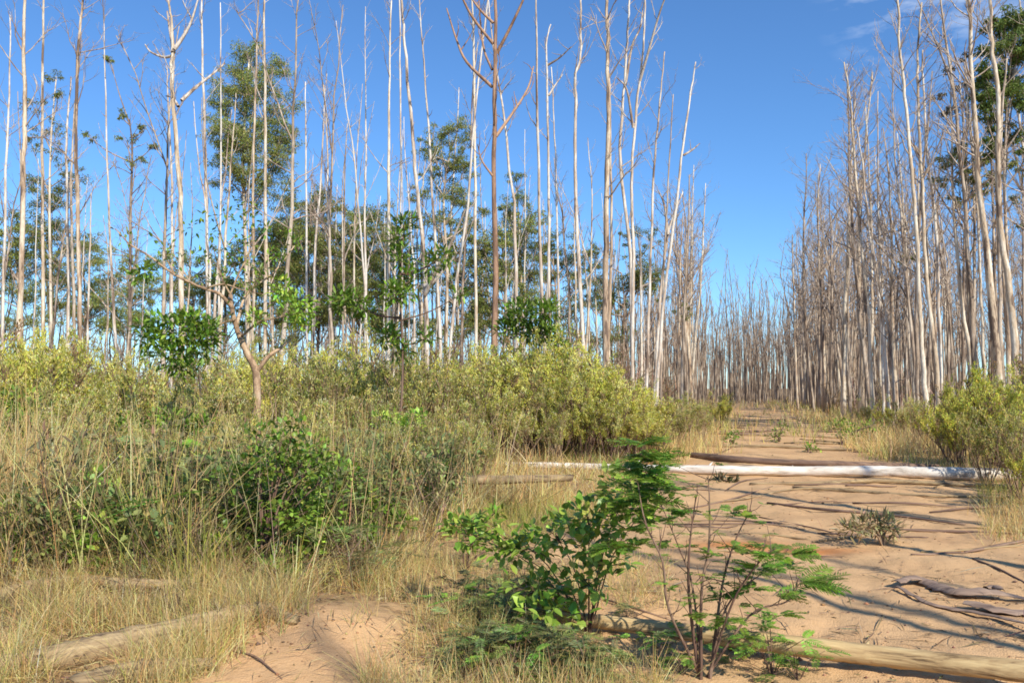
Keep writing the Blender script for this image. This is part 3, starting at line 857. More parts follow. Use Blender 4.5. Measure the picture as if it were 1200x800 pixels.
# low green trees filling the gaps behind the trunks
LOWG = [((20, 260, 380), 58, 'hazy green tree behind the thin white bare trunk', 24), ((98, 270, 380), 62, 'hazy green tree behind the tall tan trunk', 22), ((150, 300, 385), 58, 'small green tree beyond the twiggy tree', 18),
        ((225, 300, 385), 60, 'low green tree beyond the tall forked trunk', 20), ((262, 295, 395), 50, 'green tree half hidden by the slim white trunks', 24), ((318, 265, 395), 48, 'green tree close behind the slender tan trunk', 26),
        ((372, 225, 390), 50, 'green tree behind the white pole with forked tip', 28), ((412, 245, 390), 47, 'bushy green tree behind the ragged grey pole', 28), ((462, 240, 390), 52, 'green tree close behind the straight pale trunk', 26),
        ((535, 250, 390), 50, 'green tree under the open crown behind the crossing trunks', 26), ((590, 240, 390), 50, 'green tree just behind the smooth reddish brown trunk', 24), ((650, 280, 395), 55, 'dull green tree behind the kinked white trunk', 22),
        ((730, 300, 400), 58, 'dull green tree behind the pale forked trunk', 18), ((60, 200, 300), 60, 'sparse green tree between the peeling trunks', 16)]
for q, ((cx_, y0_, y1_), d_, lab_, n_) in enumerate(LOWG):
    cw = 34 if q != 13 else 26
    leafy_tree(lab_, [(cx_, 430), (cx_ + 2, 360), (cx_ - 2, y0_ + 20)], d_, 4, column(cx_ - cw, cx_ + cw, y0_, y1_, n_, (12, 22), 50 + q), .62, 'greybrown', leaf=(.17, .055), nb=8)
# across the track
leafy_tree('tall tree with a dense green crown behind the tall cream trunk', [(1182,430),(1180,300),(1177,200),(1182,80)], 30, 6,
           [(1190,20,20,10),(1172,32,18,10),(1160,30,10,8),(1190,48,22,12),(1165,55,16,10),(1185,72,20,12),(1160,85,18,12),(1195,95,18,14),(1150,108,14,12),(1175,110,18,12),(1152,132,14,10),(1170,142,12,8),(1200,130,16,12),(1195,60,14,12),(1185,35,22,12),(1175,62,20,12),(1170,95,22,14),(1188,112,18,14),(1160,120,18,12),(1190,155,14,12),(1178,170,16,10),(1160,165,14,9),(1200,180,12,12)], 1.0, 'tan',
           [(0.17, 0.24, 0.05), (0.22, 0.29, 0.065), (0.13, 0.18, 0.04)])
leafy_tree('thin tree with dark leaf puffs hanging beside the twin cream trunks', [(1141,430),(1142,300),(1141,210),(1136,140),(1132,85)], 32, 4,
           [(1120,172,10,6),(1108,190,14,8),(1130,205,14,8),(1104,212,12,6),(1150,190,16,9),(1165,180,14,8),(1140,215,16,8),(1170,205,14,9),(1150,225,14,8),(1185,190,9,8),(1120,235,8,7)], .8, 'greybrown', nb=14)
leafy_tree('tree with tiny dark leaves scattered on fine upright twigs', [(1128,430),(1130,280),(1133,160),(1130,70)], 34, 3.5,
           [(1132,66,9,6),(1112,78,7,5),(1130,98,8,6),(1100,112,7,4),(1103,132,5,6),(1118,128,8,5),(1143,98,10,6)], .4, 'greybrown', [(0.05, 0.06, 0.03), (0.09, 0.08, 0.05)], nb=18)
leafy_tree('thin bare tree holding one small dark leaf clump', [(1062,440),(1063,350),(1064,290)], 40, 3, [(1063,306,7,6),(1070,302,5,4)], 1.0, 'greybrown', nb=8)
leafy_tree('tree at the end of the stand with sparse leaves beside the tall crown', [(1200,430),(1199,300),(1198,180)], 36, 4,
           [(1198,200,8,10),(1190,232,8,8),(1200,260,8,8),(1195,160,10,8)], .5, 'greybrown', nb=14)

# ================================================================== SHRUBS, SAPLINGS, FALLEN WOOD
YG = [(0.64, 0.60, 0.12), (0.56, 0.53, 0.10), (0.45, 0.45, 0.08), (0.70, 0.63, 0.20)]
OLIVE = [(0.48, 0.44, 0.11), (0.38, 0.37, 0.09), (0.54, 0.46, 0.17), (0.29, 0.31, 0.07)]
GREEN = [(0.57, 0.55, 0.09), (0.47, 0.47, 0.07), (0.63, 0.58, 0.13)]
def proto_shrub(pal, Ht, Wd, nst, sprays, nl, tip=(0.62, 0.57, 0.30), tipn=.10, bare=.3, seed=1):
    """a tall loose bush: stems fanning from one foot, upright plumes of small narrow leaves over the outer shell"""
    random.seed(seed)
    st, lf = MB(), MB()
    for k in range(nst):
        az = random.uniform(0, 6.28); rr = Wd * .5 * random.uniform(.15, .85)
        hh = Ht * random.uniform(.5, 1.05)
        tip_ = Vector((math.cos(az) * rr, math.sin(az) * rr, hh * .86))
        base = Vector((math.cos(az) * .12, math.sin(az) * .12, -.05))
        mid = base.lerp(tip_, .5) + Vector((random.gauss(0, .1), random.gauss(0, .1), .12))
        pts = smooth_path([base, mid, tip_], 4)
        tube(st, pts, np.linspace(.018, .007, len(pts)), 4, False)
        for q in range(sprays):
            f = bare + (1 - bare) * random.random() ** .7
            p = along(pts, f)
            a2 = random.uniform(0, 6.28); le = random.uniform(.18, .62) * Ht / 2.2
            e = p + Vector((math.cos(a2) * le * .5, math.sin(a2) * le * .5, le * .95))
            tube(st, [p, p.lerp(e, .5) + Vector((0, 0, -.03)), e], [.007, .005, .002], 3, False)
            n_ = int(nl * random.uniform(.5, 1.5))
            t = .25 + .75 * RNG.random((n_, 1)) ** .6
            pos = np.array(p) * (1 - t) + np.array(e) * t + RNG.normal(0, .03, (n_, 3))
            ax = rdir(n_) * .7 + unit(np.array(e - p)) * .7 + np.array([0, 0, .3])
            # every plume has a tone of its own: yellow or olive, sunlit and inner tones painted in at random, some dried brown
            own = np.asarray(pal[random.randrange(len(pal))]) * random.uniform(.65, 1.25)
            if random.random() < .09: own = np.array((.30, .20, .10))
            leaves(lf, pos, ax, rdir(n_), RNG.uniform(.05, .10, n_), RNG.uniform(.018, .030, n_), jitter(own, n_, .16))
            # pale fluffy seed heads at the tip of some plumes
            if random.random() < tipn * 4:
                m_ = int(n_ * .35)
                pos = np.array(e) + RNG.normal(0, .035, (m_, 3)) + np.array([0, 0, .02])
                leaves(lf, pos, rdir(m_) * .6 + np.array([0, 0, .8]), rdir(m_), RNG.uniform(.025, .05, m_), RNG.uniform(.014, .022, m_), jitter(tip, m_, .15))
    return st, lf
def shrub_thing(st, lf, stem_mat, leaf_m):
    root = thing('shrub', '', 'shrub', (0, 0, 0))
    a = link('stems', st.mesh('stems', M[stem_mat]), root); a['kind'] = 'stuff'
    link('foliage', lf.mesh('foliage', M[leaf_m], None, False), root)
    return root
SH = [shrub_thing(*proto_shrub(YG, 2.5, 2.0, 15, 11, 40, seed=1), 'stem', 'shrub'),
      shrub_thing(*proto_shrub(YG, 2.3, 2.3, 16, 10, 40, seed=2, tipn=.18), 'stem', 'shrub'),
      shrub_thing(*proto_shrub(OLIVE, 2.3, 2.0, 12, 9, 24, seed=3, tipn=.1), 'stem_tan', 'shrub'),
      shrub_thing(*proto_shrub(OLIVE, 1.9, 1.9, 12, 9, 24, seed=4, tipn=.22), 'stem_tan', 'shrub'),
      shrub_thing(*proto_shrub(GREEN, 2.1, 2.3, 15, 11, 40, seed=5, tipn=.03), 'stem', 'shrub')]
SH_H = [2.5, 2.3, 2.3, 1.9, 2.1]
SH_LOOK = ['tall yellow-green bush', 'wide creamy-tipped yellow-green bush', 'thin tan-stemmed olive bush', 'low fluffy-tipped olive bush', 'dense fresh yellow-green bush']
sh_used = set()
random.seed(5)
def shrub(k, px, d, ytop, place_, group, sq=1.0):
    """bush whose top shows at pixel height ytop when it stands d metres off"""
    x = (px - 600) / F * d
    z0 = hz(x, d)
    s = max(.35, (P(px, ytop, d).z - z0) / SH_H[k] * random.uniform(.93, 1.12))
    o = SH[k] if k not in sh_used else copy_tree(SH[k])
    sh_used.add(k)
    o.location = (x, d, z0); o.rotation_euler = (0, 0, random.uniform(0, 6.28)); o.scale = (s * sq, s * sq, s)
    if d <= 12 and 'bank' in place_:
        place_ = ('low in the straw ' if d >= 9 else 'close behind the logs ') + ('near the peeling trunks' if px < 110 else 'below the dark leaf clump' if px < 230 else 'beside the crooked little tree' if px < 360 else 'before the bleached pole')
    if d > 12:
        side = [q for q in SHORT if (q[1].x - TS * q[1].y > 0) == (x - TS * d > 0)]
        nm = min(side, key=lambda q: abs(600 + F * q[1].x / q[1].y - px))[0]
        place_ = ('just before the ' if d > 19 else 'well before the ' if d < 15.8 else 'in front of the ') + nm
    tag(o, SH_LOOK[k] + ' ' + place_, 'shrub', group)
T_L, T_R = 'bushes of the thicket under the thin stand', 'bushes at the root end of the white log'
# the bright thicket behind the tip of the white log
for px, d, yt, k in ((548,20,418,1),(572,18.6,410,0),(600,19.5,403,1),(628,18.4,407,0),(655,19.6,405,1),(680,18.6,414,0),(705,19.4,425,1),(726,18.6,435,0),(748,19.2,442,1),(770,19.8,452,0),(640,21.5,402,0),(590,21.5,400,0),(690,22,415,1),(735,22,440,1),(560,17.6,455,1),(590,17.4,450,0),(622,17.8,445,2),(650,17.5,452,1),(684,17.7,450,0),(714,17.6,462,1),(742,17.9,470,0),(764,18.2,474,1),(606,18,425,2),(668,18,425,0)):
    shrub(k, px, d, yt + 6, 'in the thicket behind the tip of the white log', T_L, 1.08)
for px, d, yt, k in ((790,21.5,466,2),(805,23,468,3),(822,25,470,2),(842,34,462,4),(850,40,460,2),(812,28,466,3)):
    shrub(k, px, d, yt, 'where the thicket thins out beside the track', T_L)
# the looser part under the crossing trunks
for px, d, yt, k in ((335,15.5,418,2),(362,17,410,3),(392,16,414,2),(418,17.5,410,0),(440,16,422,3),(468,17.5,412,2),(492,16.4,425,3),(516,17.6,415,1),(538,16.2,428,2),(350,20,405,0),(405,20.5,404,1),(455,20.5,408,2),(505,20.5,408,0),(375,14.0,450,3),(480,14.2,462,3),(425,14.3,455,2),(530,14.8,465,2),(565,15.6,462,2),(605,16.2,470,3),(650,16.6,475,2)):
    shrub(k, px, d, yt, 'in the loose thicket beyond the crooked little tree', T_L)
# the grassy bank under the peeling trunks
for px, d, yt, k in ((8,15,402,1),(38,16.5,404,0),(66,15,410,1),(98,16.5,425,2),(128,15.5,430,1),(160,17,428,2),(190,15.5,432,3),(222,17,424,2),(250,15,430,3),(278,16.5,415,0),(310,17,410,1),(15,20,400,0),(60,21,404,0),(110,21,415,1),(170,21,425,0),(235,21,420,2),(290,21,410,1),(20,12.2,452,3),(75,12.5,458,2),(120,12,462,3),(165,12.6,460,3),(215,12.2,465,3),(255,12.4,470,2),(-25,14,410,0),(45,10.6,490,3),(190,10.8,500,2)):
    shrub(k, px, d, yt, 'on the grassy bank under the peeling trunks', T_L)
for px, d, yt, k in ((95,9.6,505,2),(140,10.2,490,3),(235,9.8,500,2),(270,10.6,480,3),(330,10.8,478,2),(370,11.2,470,3),(405,10.4,492,2),(450,11.4,480,3),(500,12.0,478,2),(540,13,480,3),(120,8.4,545,3),(215,8.8,540,2),(390,9.0,540,3),(20,9.2,500,2),(60,9.8,492,3),(180,9.2,515,3),(300,9.4,505,2),(350,9.6,512,3),(430,9.6,520,2),(480,10.6,505,3),(520,11.2,500,2),(560,12.2,500,3),(150,7.8,570,2),(245,8.0,560,3),(75,8.0,560,2),(420,8.4,560,3),(200,11.5,470,2),(95,11.8,468,3),(310,12,466,3),(35,11.4,472,2)):
    shrub(k, px, d, yt, 'low among the straw on the bank', T_L, .8)
# across the track
for px, d, yt, k in ((1188,14.5,425,4),(1152,16.5,432,4),(1120,18.5,440,4),(1090,20.5,447,4),(1066,22.5,452,2),(1212,13,440,4),(1135,20.5,434,4),(1172,19.5,428,0),(1100,24,448,4),(1215,16.5,418,4),(1196,11.4,500,4),(1165,14.6,480,4),(1222,10.4,520,2),(1128,16.0,478,2),(1098,19,472,2),(1180,12.4,470,2),(1145,14.2,480,3),(1212,11.6,480,2),(1110,17.2,462,4),(1160,17.5,425,4),(1050,26,458,3),(1030,30,460,4),(1008,33,462,3)):
    shrub(k, px + 8, d, yt + 9, 'round the root end of the white log', T_R, .88)

# ---- crooked little tree
def stems_px(mb, lines, d, wob=.0, sides=6):
    out = []
    for (w0, w1, pts) in lines:
        pp = [P(x, y, d + (dd[0] if dd else 0)) for (x, y, *dd) in pts]
        pp = smooth_path(pp, 5)
        tube(mb, pp, np.linspace(w0, w1, len(pp)) * d / F / 2, sides, True, rough=.04)
        out.append(pp)
    return out
DK = [(0.155, 0.245, 0.032), (0.11, 0.18, 0.026), (0.21, 0.32, 0.042)]
BR = [(0.29, 0.42, 0.055), (0.21, 0.33, 0.042), (0.38, 0.50, 0.08)]
def clump(mb, c, r, n, L, W, pal, up=0.2, near=True, mul=2.4):
    c = np.array(c); r = np.asarray(r, float); n = int(n * mul)
    o = rdir(n) * (RNG.random((n, 1)) ** .45)
    leaves(mb, c + o * r, o * .9 + rdir(n) * .6 + np.array([0, 0, up]), rdir(n) * .5 + np.array([0, 0, 1.]), RNG.uniform(.7, 1.25, n) * L, RNG.uniform(.8, 1.2, n) * W, jitter(None, n, .22, pal), near)
def sprig(mb_s, mb_l, p, e, n, L, W, pal, r0=.006, near=True):
    """a leafy twig from p to e"""
    p, e = Vector(p), Vector(e)
    tube(mb_s, [p, p.lerp(e, .5) + Vector((0, 0, (e - p).length * .08)), e], [r0, r0 * .7, r0 * .3], 4, False)
    t = np.linspace(.15, 1, n)[:, None]
    pos = np.array(p) * (1 - t) + np.array(e) * t
    ax = rdir(n) * .9 + unit(np.array(e - p)) * .55
    leaves(mb_l, pos, ax, rdir(n) * .5 + np.array([0, 0, 1.]), RNG.uniform(.7, 1.2, n) * L, RNG.uniform(.8, 1.2, n) * W, jitter(None, n, .22, pal), near)
D = 12.0
foot = Vector((P(299, 520, D).x, D, 0)); foot.z = hz(foot.x, D) - .05
ct = thing('crooked_tree', 'crooked little tree with a pale forked trunk and one long bare arm', 'tree', foot)
mb = MB(); tp = [foot] + [P(x, y, D) for x, y in ((299,520),(301,478),(300,437),(290,415),(280,392),(273,368),(270,345))]
tp = smooth_path(tp, 5)
tube(mb, tp, np.linspace(11.5, 4.5, len(tp)) * D / F / 2, 9, True, rough=.05)
link('trunk', mb.mesh('trunk', M['crook'], foot), ct)
LIMBS = [(9, 5, [(299,438),(314,418),(328,408,.1),(340,398,.2)]),
         (7, 2, [(273,362),(258,345,-.1),(240,338,-.2),(205,322,-.3),(175,300,-.3),(152,286,-.2),(135,268,-.1)]),
         (6, 2.5, [(277,382),(286,350,.2),(298,336,.3),(322,318,.5),(345,288,.6)]),
         (5, 2, [(282,395),(302,378,-.2),(322,373,-.3),(345,368,-.3)]),
         (5, 2, [(276,374),(262,378,-.3),(250,385,-.5),(225,398,-.6)]),
         (4, 1.5, [(270,345),(262,330),(256,312,.2),(250,290,.2)]),
         (4, 1.5, [(270,345),(280,320,.1),(292,296,.3),(296,270,.3)]),
         (4, 1.5, [(240,338,-.2),(262,333,-.2),(285,340,-.2),(310,345,-.3)]),
         (3, 1.2, [(205,322,-.3),(196,305,-.3),(192,290,-.3)])]
for (w0, w1, pts) in LIMBS:
    lm = MB(); stems_px(lm, [(w0 * .68, w1 * .55, pts)], D, sides=6)
    link('limb', lm.mesh('limb', M['crook'] if w0 > 5 else M['stem_tan'], foot), ct)
tw, lf = MB(), MB()
random.seed(21)
for (w0, w1, pts) in LIMBS:
    pp = [P(x, y, D + (dd[0] if dd else 0)) for (x, y, *dd) in pts]
    for q in range(13):
        p = along(pp, random.uniform(.25, 1)); e = p + Vector((random.gauss(0, .16), random.gauss(0, .16), random.uniform(.02, .3)))
        if random.random() < .5: sprig(tw, lf, p, e, random.randint(1, 3), .08, .04, DK, .004)
        else: sprig(tw, lf, p, e, 0 or 1, .06, .03, DK, .004)
for (px, py, rx, ry, n) in ((212,386,34,18,120),(182,398,24,14,70),(236,402,24,22,100),(200,415,30,14,90),(172,385,14,9,26),(225,372,20,8,36),(248,388,14,14,40),(190,374,16,6,24),(215,430,20,10,40),(170,318,14,7,26),(160,325,10,6,14)):
    c = P(px, py, D - .5); clump(lf, c, (rx * D / F, rx * D / F * .8, ry * D / F), n, .115, .042, DK)
for (px, py, rx, ry, n) in ((345,358,26,18,90),(355,378,20,10,40),(298,372,12,8,26),(330,340,14,14,36)):
    c = P(px, py, D - .2); clump(lf, c, (rx * D / F, rx * D / F * .8, ry * D / F), n, .10, .04, BR)
for (px, py, n) in ((250,272,8),(262,250,7),(276,262,8),(292,255,8),(300,245,6),(330,298,10),(345,285,8),(190,292,5),(150,280,6),(285,300,8),(268,290,8),(245,300,5),(230,300,9),(212,306,8),(260,322,12),(282,282,12),(305,312,12),(318,300,12),(270,310,10),(290,330,14),(252,330,8),(338,275,9),(310,270,9),(240,255,7),(222,268,6),(180,312,7),(275,240,8),(325,330,12)):
    c = P(px, py, D + .2); clump(lf, c, (.14, .14, .09), n, .08, .035, DK)
link('twigs', tw.mesh('twigs', M['stem_tan'], foot), ct)['kind'] = 'stuff'
link('foliage', lf.mesh('foliage', M['gloss'], foot, False), ct)

# ---- broad-leaved saplings and low leafy plants given by their leaf clumps in the photograph
def leafy_plant(name, label, base_px, d, clumps, L, W, pal, stem_w=4, cat='plant', group=None, near=True, mat='gloss', stem='stem', sparse=False):
    x = (base_px - 600) / F * d
    foot = Vector((x, d, hz(x, d) - .03))
    root = thing(name, label, cat, foot, group)
    st, lf = MB(), MB()
    main = None
    if cat == 'sapling' and d > 9:
        hi_ = min(clumps, key=lambda q: q[1]); t_ = P(hi_[0], hi_[1], d)
        main = smooth_path([foot, foot.lerp(t_, .4) + Vector((.06, 0, 0)), foot.lerp(t_, .75) + Vector((-.05, .05, 0)), t_], 4)
        tube(st, main, np.linspace(stem_w, stem_w * .3, len(main)) * d / F / 2, 6, False)
    for (px, py, rx, ry, n, *dd) in clumps:
        c = P(px, py, d + (dd[0] if dd else random.gauss(0, rx * d / F * .5)))
        r0 = stem_w * d / F / 2
        if main:
            hd = math.hypot(c.x - foot.x, c.y - foot.y)
            zt = max(foot.z + .15 * (c.z - foot.z), c.z - .15 - .6 * hd)
            f_ = min(.98, (zt - foot.z) / (main[-1].z - foot.z)); p0 = along(main, f_)
            m_ = p0.lerp(c, .5); m_.z -= .06
            pp = smooth_path([p0, m_, c], 4); r0 *= .55
        else:
            m_ = foot.lerp(c, .5); m_.x = foot.x + (c.x - foot.x) * .3; m_.z += .05
            pp = smooth_path([foot, m_, c], 4)
        tube(st, pp, np.linspace(r0, r0 * .35, len(pp)), 5, False)
        Rv = np.array((rx, rx * .85, ry)) * d / F
        for k in range(max(2, n // 12)):
            e = Vector(np.array(c) + rdir(1)[0] * Rv * .8)
            tube(st, [pp[-2], e], [r0 * .3, r0 * .12], 3, False)
        clump(lf, c, Rv * (1.2 if sparse else 1), n, L, W, pal, near=near, mul=1.5 if sparse else 2.4)
    s_ = link('stems', st.mesh('stems', M[stem], foot), root); s_['kind'] = 'stuff'
    link('foliage', lf.mesh('foliage', M[mat], foot, False), root)
    return root
random.seed(31)
leafy_plant('sapling', 'broad-leaved sapling with tiers of dark leaves beside the leaning white trunk', 465, 15,
            [(405,352,20,16,80),(425,362,14,10,36),(462,345,20,14,70),(480,330,14,18,40),(470,300,12,14,40),(474,262,10,12,34),(465,280,10,12,26),(455,395,18,14,60),(470,410,14,12,40),(500,395,10,8,22),(505,310,12,14,30),(520,300,10,10,20),(540,345,8,8,12)], .16, .05, DK, 4, 'sapling')
leafy_plant('sapling', 'dense dark bushy sapling at the foot of the smooth reddish brown trunk', 622, 21,
            [(610,370,22,18,150),(638,365,18,14,110),(645,390,16,10,80),(595,385,14,12,70),(625,390,24,12,130),(655,405,10,7,40),(665,410,8,5,20)], .17, .06, DK, 4, 'sapling')
leafy_plant('leafy_plant', 'bright leafy clump low in the loose thicket', 470, 12.5,
            [(452,492,18,10,46),(478,500,22,12,70),(490,488,12,8,26),(465,512,16,8,30)], .10, .055, BR, 4)
leafy_plant('sapling', 'bushy green sapling with small rounded leaves amid the straw grass', 312, 6.7,
            [(345,500,20,12,40),(300,510,22,12,40),(365,545,26,14,60),(385,555,18,12,30),(320,690,16,10,30),(300,545,30,16,90),(335,540,32,18,110),(360,530,24,12,60),(310,580,36,20,140),(340,600,26,16,90),(285,600,26,14,80),(325,630,30,20,120),(290,640,20,14,60),(340,655,20,14,60),(310,665,22,14,60),(355,565,22,14,60),(270,560,20,12,40),(330,515,18,8,26)], .054, .034, BR[:2] + DK, 4, 'sapling', sparse=True)
leafy_plant('leafy_plant', 'low leafy plant growing beside the bushy green sapling', 415, 8.2,
            [(405,555,22,12,60),(425,580,20,12,50),(445,600,20,12,50),(395,545,14,10,30),(470,612,16,10,34)], .07, .038, DK + BR, 3)
for (bp, d, cl, lab) in ((60, 6.6, [(40,640,16,7,16),(75,640,22,8,26),(95,648,14,7,14),(15,628,14,10,20)], 'creeping green weed trailing over the straw at the end of the bank'),
                         (130, 6.4, [(118,665,12,7,14),(135,672,16,8,22),(155,690,14,10,16),(128,690,10,8,10)], 'pale green weed sprouting above the grey fallen branch'),
                         (185, 6.7, [(180,632,14,8,18),(210,645,18,9,24),(225,630,12,10,18),(255,640,16,10,26)], 'yellow-green weed among tangled dry stems'),
                         (330, 10.5, [(310,530,24,10,50),(350,545,26,10,50),(375,520,20,8,30)], 'flat spread of green leaves behind the bushy green sapling'),
                         (200, 11.0, [(150,500,22,12,40),(195,490,24,10,40),(225,500,18,10,40),(235,495,14,9,30)], 'green leafy weed on the bank below the dark leaf clump'),
                         (170, 9.0, [(120,560,22,14,36),(165,555,26,16,50),(200,575,24,16,40),(145,590,20,12,26)], 'blue-green weed spreading through the straw grass'),
                         (22, 12.0, [(20,470,26,14,60),(45,480,20,12,40),(10,500,16,10,30)], 'dark green weed under the thick peeling trunk'),
                         (545, 7.6, [(540,612,16,10,26),(560,630,12,10,18),(595,640,14,8,18),(580,600,12,7,12)], 'green sprig beside the bleached pole'),
                         (985, 25, [(985,500,22,9,80),(1000,508,16,7,50),(1022,498,18,8,50)], 'low green bush in pale grass at the edge of the track'),
                         (912, 26, [(908,510,10,8,40),(918,500,8,6,26)], 'small green shrublet in the middle of the track'),
                         (945, 22, [(950,525,10,7,30),(962,535,8,5,20)], 'tiny green shrublet close behind the white log'),
                         (858, 24, [(855,515,9,7,40),(862,508,6,5,20)], 'dark small shrublet at the edge of the thicket')):
    leafy_plant('leafy_plant', lab, bp, d, cl, .075 if d < 9 else .10, .034 if d < 9 else .04, (DK + BR) if 'dark' not in lab else DK, 3, mat='leaf')

# ---- the broad-leaved shrub with every leaf of its own
def leaf_mesh(name, L, W, col):
    q = MB(); leaves(q, [[0, 0, 0]], [[0, 1, 0]], [[0, 0, 1]], L, W, [col], True)
    return q.mesh(name, M['gloss'])
LM = [leaf_mesh('leaf', .088, .052, c) for c in ((0.24, 0.37, 0.05), (0.35, 0.48, 0.075), (0.18, 0.28, 0.04), (0.44, 0.55, 0.11), (0.40, 0.42, 0.13))]
random.seed(44)
D = 5.5
foot = Vector(G(690, 742)); foot.z = hz(foot.x, foot.y) - .03
bs = thing('broad_leaved_shrub', 'broad-leaved green shrub growing beside the bark-stripped pole', 'shrub', foot)
st, bl = MB(), MB()
for (px, py, rx, ry, n, do) in ((545,622,26,14,26,.5),(590,640,24,14,22,.4),(572,612,20,8,10,.5),(625,640,22,12,18,.3),(650,625,24,16,26,.2),(690,605,28,16,34,.1),(735,575,26,18,34,0),(760,590,18,20,24,0),(690,640,22,12,18,.1),(715,625,18,12,16,0),
                               (615,690,24,14,20,.1),(650,690,24,16,22,.1),(690,680,22,14,18,0),(640,715,20,12,12,-.1),(670,720,18,10,10,-.1),(720,655,14,10,8,0)):
    c = P(px, py, D + do); m_ = foot.lerp(c, .55); m_.z += .06; m_.x = foot.x + (c.x - foot.x) * .4
    pp = smooth_path([foot, m_, c], 4)
    tube(st, pp, np.linspace(.006, .002, len(pp)), 5, False)
    clump(bl, c, np.array((rx * 1.6, rx * 1.3, ry * 1.4)) * D / F, n * 1.0, .08, .046, [(0.24, 0.37, 0.05), (0.35, 0.48, 0.075), (0.18, 0.28, 0.04)])
    for k in range(int(n * .93)):
        o = rdir(1)[0]; rr = random.random() ** .45
        pos = Vector(c) + Vector(o * np.array((rx * 1.4, rx * 1.15, ry * 1.3)) * D / F * rr)
        if k % 3 == 0: tube(st, [pp[-2], pos], [.003, .0015], 3, False)
        lo = link('leaf', random.choice(LM), bs)
        a = Vector((o[0] + random.gauss(0, .5), o[1] + random.gauss(0, .5), o[2] * .4 + random.gauss(0, .3))).normalized()
        nz = Vector((random.gauss(0, .35), random.gauss(0, .35), 1))
        sx = a.cross(nz).normalized(); up = sx.cross(a)
        from mathutils import Matrix
        mt = Matrix((sx, a, up)).transposed()
        lo.location = pos - foot; lo.rotation_euler = mt.to_euler(); s = random.uniform(.7, 1.2); lo.scale = (s, s, s)
link('stems', st.mesh('stems', M['stem'], foot), bs)['kind'] = 'stuff'
link('foliage', bl.mesh('foliage', M['gloss'], foot, False), bs)['kind'] = 'stuff'

# ---- feathery (twice-divided) leaves
FEA = [(0.20, 0.34, 0.05), (0.26, 0.42, 0.06), (0.15, 0.26, 0.04)]
BLU = [(0.19, 0.24, 0.085), (0.23, 0.28, 0.10), (0.14, 0.18, 0.06), (0.27, 0.29, 0.09)]
def frond(mb, p, e, pairs, pl, pw, pal, droop=.15):
    p, e = np.array(p), np.array(e); d = e - p; Ln = np.linalg.norm(d); d = d / Ln
    t = np.linspace(.12, 1, pairs)[:, None]
    mid = p * (1 - t) + e * t + np.array([0, 0, -droop * Ln]) * (t ** 2)
    side = np.cross(d, [0, 0, 1.0]) + np.random.default_rng(pairs).normal(0, .01, 3); side /= np.linalg.norm(side) + 1e-9
    tilt = RNG.normal(0, .25)
    side = side + np.array([0, 0, tilt]); up = np.cross(side, d)
    L = pl * (0.55 + .9 * np.sin(np.pi * (.15 + .75 * t[:, 0])) * .6)
    base = jitter(None, 1, .15, pal)[0]
    for sgn in (-1, 1):
        ax = side * sgn * .85 + d * .55 + RNG.normal(0, .08, (pairs, 3))
        leaves(mb, mid, ax, np.tile(up, (pairs, 1)) + RNG.normal(0, .15, (pairs, 3)), L, pw, jitter(base, pairs, .12))
    q = np.stack([mid + np.array([0, 0, .001]) - side * .0015, mid + side * .0015], 1).reshape(-1, 3)
    k = np.arange(pairs - 1)[:, None] * 2
    mb.add(q, k + np.array([[0, 1, 3, 2]]), None, np.tile(base * .8, (len(q), 1)))
# many-stemmed shrub over the pole
D = 4.85
foot = Vector((P(828, 790, D).x, D, 0)); foot.z = hz(foot.x, D) - .03
ms = thing('feathery_shrub', 'open shrub of dark upright stems with feathery bright leaves over the pole', 'shrub', foot)
STEMS = [(5.5, 2.5, [(830,780),(828,700),(832,640),(836,590),(832,560)]), (6, 3, [(822,780),(806,700),(802,640),(807,580)]), (5, 2.5, [(834,745),(845,690,.1),(862,630,.2),(880,595,.3)]),
         (5, 2.5, [(822,770),(792,715,-.1),(772,655,-.1),(758,610,-.1),(752,560,0)]), (4.5, 2, [(836,760),(880,722,.1),(920,702,.2),(936,680,.2)]), (4, 2, [(834,760),(858,705,-.1),(890,655,-.2),(908,640,-.2)]),
         (4, 2, [(826,760),(815,690,.2),(785,640,.3),(770,590,.3)]), (4, 2, [(832,750),(850,720),(875,690),(905,665)])]
stw = MB(); SIDE = []
for k, (w0, w1, pts) in enumerate(STEMS):
    sm_ = MB(); pts = list(pts); pp = [foot + Vector((random.gauss(0, .02), random.gauss(0, .02), 0))] + [P(x, y, D + (dd[0] if dd else 0)) + Vector((random.gauss(0, .022), random.gauss(0, .03), random.gauss(0, .01))) for (x, y, *dd) in pts[1:]]
    pp = smooth_path(pp, 5); tube(sm_, pp, np.linspace(w0 * .8, w1 * .45, len(pp)) * D / F / 2, 6, False, rough=.04)
    link('stem', sm_.mesh('stem', M['stem'], foot), ms)
    for q in range(11):
        p_ = along(pp, random.uniform(.2, 1)); e_ = p_ + Vector((random.gauss(0, .07), random.gauss(0, .07), random.uniform(.04, .16)))
        tube(stw, [p_, p_.lerp(e_, .5) + Vector((.006, 0, -.006)), e_], [.003, .0022, .0012], 4, False)
        if random.random() < .6: SIDE.append(e_)
fl = MB()
def fronds_at(mb, px, py, d, n, Ln, pl, pal, face=None, spread=1.0, pw=.011, pairs=14):
    c = P(px, py, d)
    for k in range(n):
        a = random.uniform(0, 6.28) if face is None else face + random.gauss(0, .35 * spread)
        e = c + Vector((math.cos(a), math.sin(a), random.uniform(-.1, .45))) * Ln * random.uniform(.7, 1.2)
        frond(mb, c, e, pairs, pl, pw, pal)
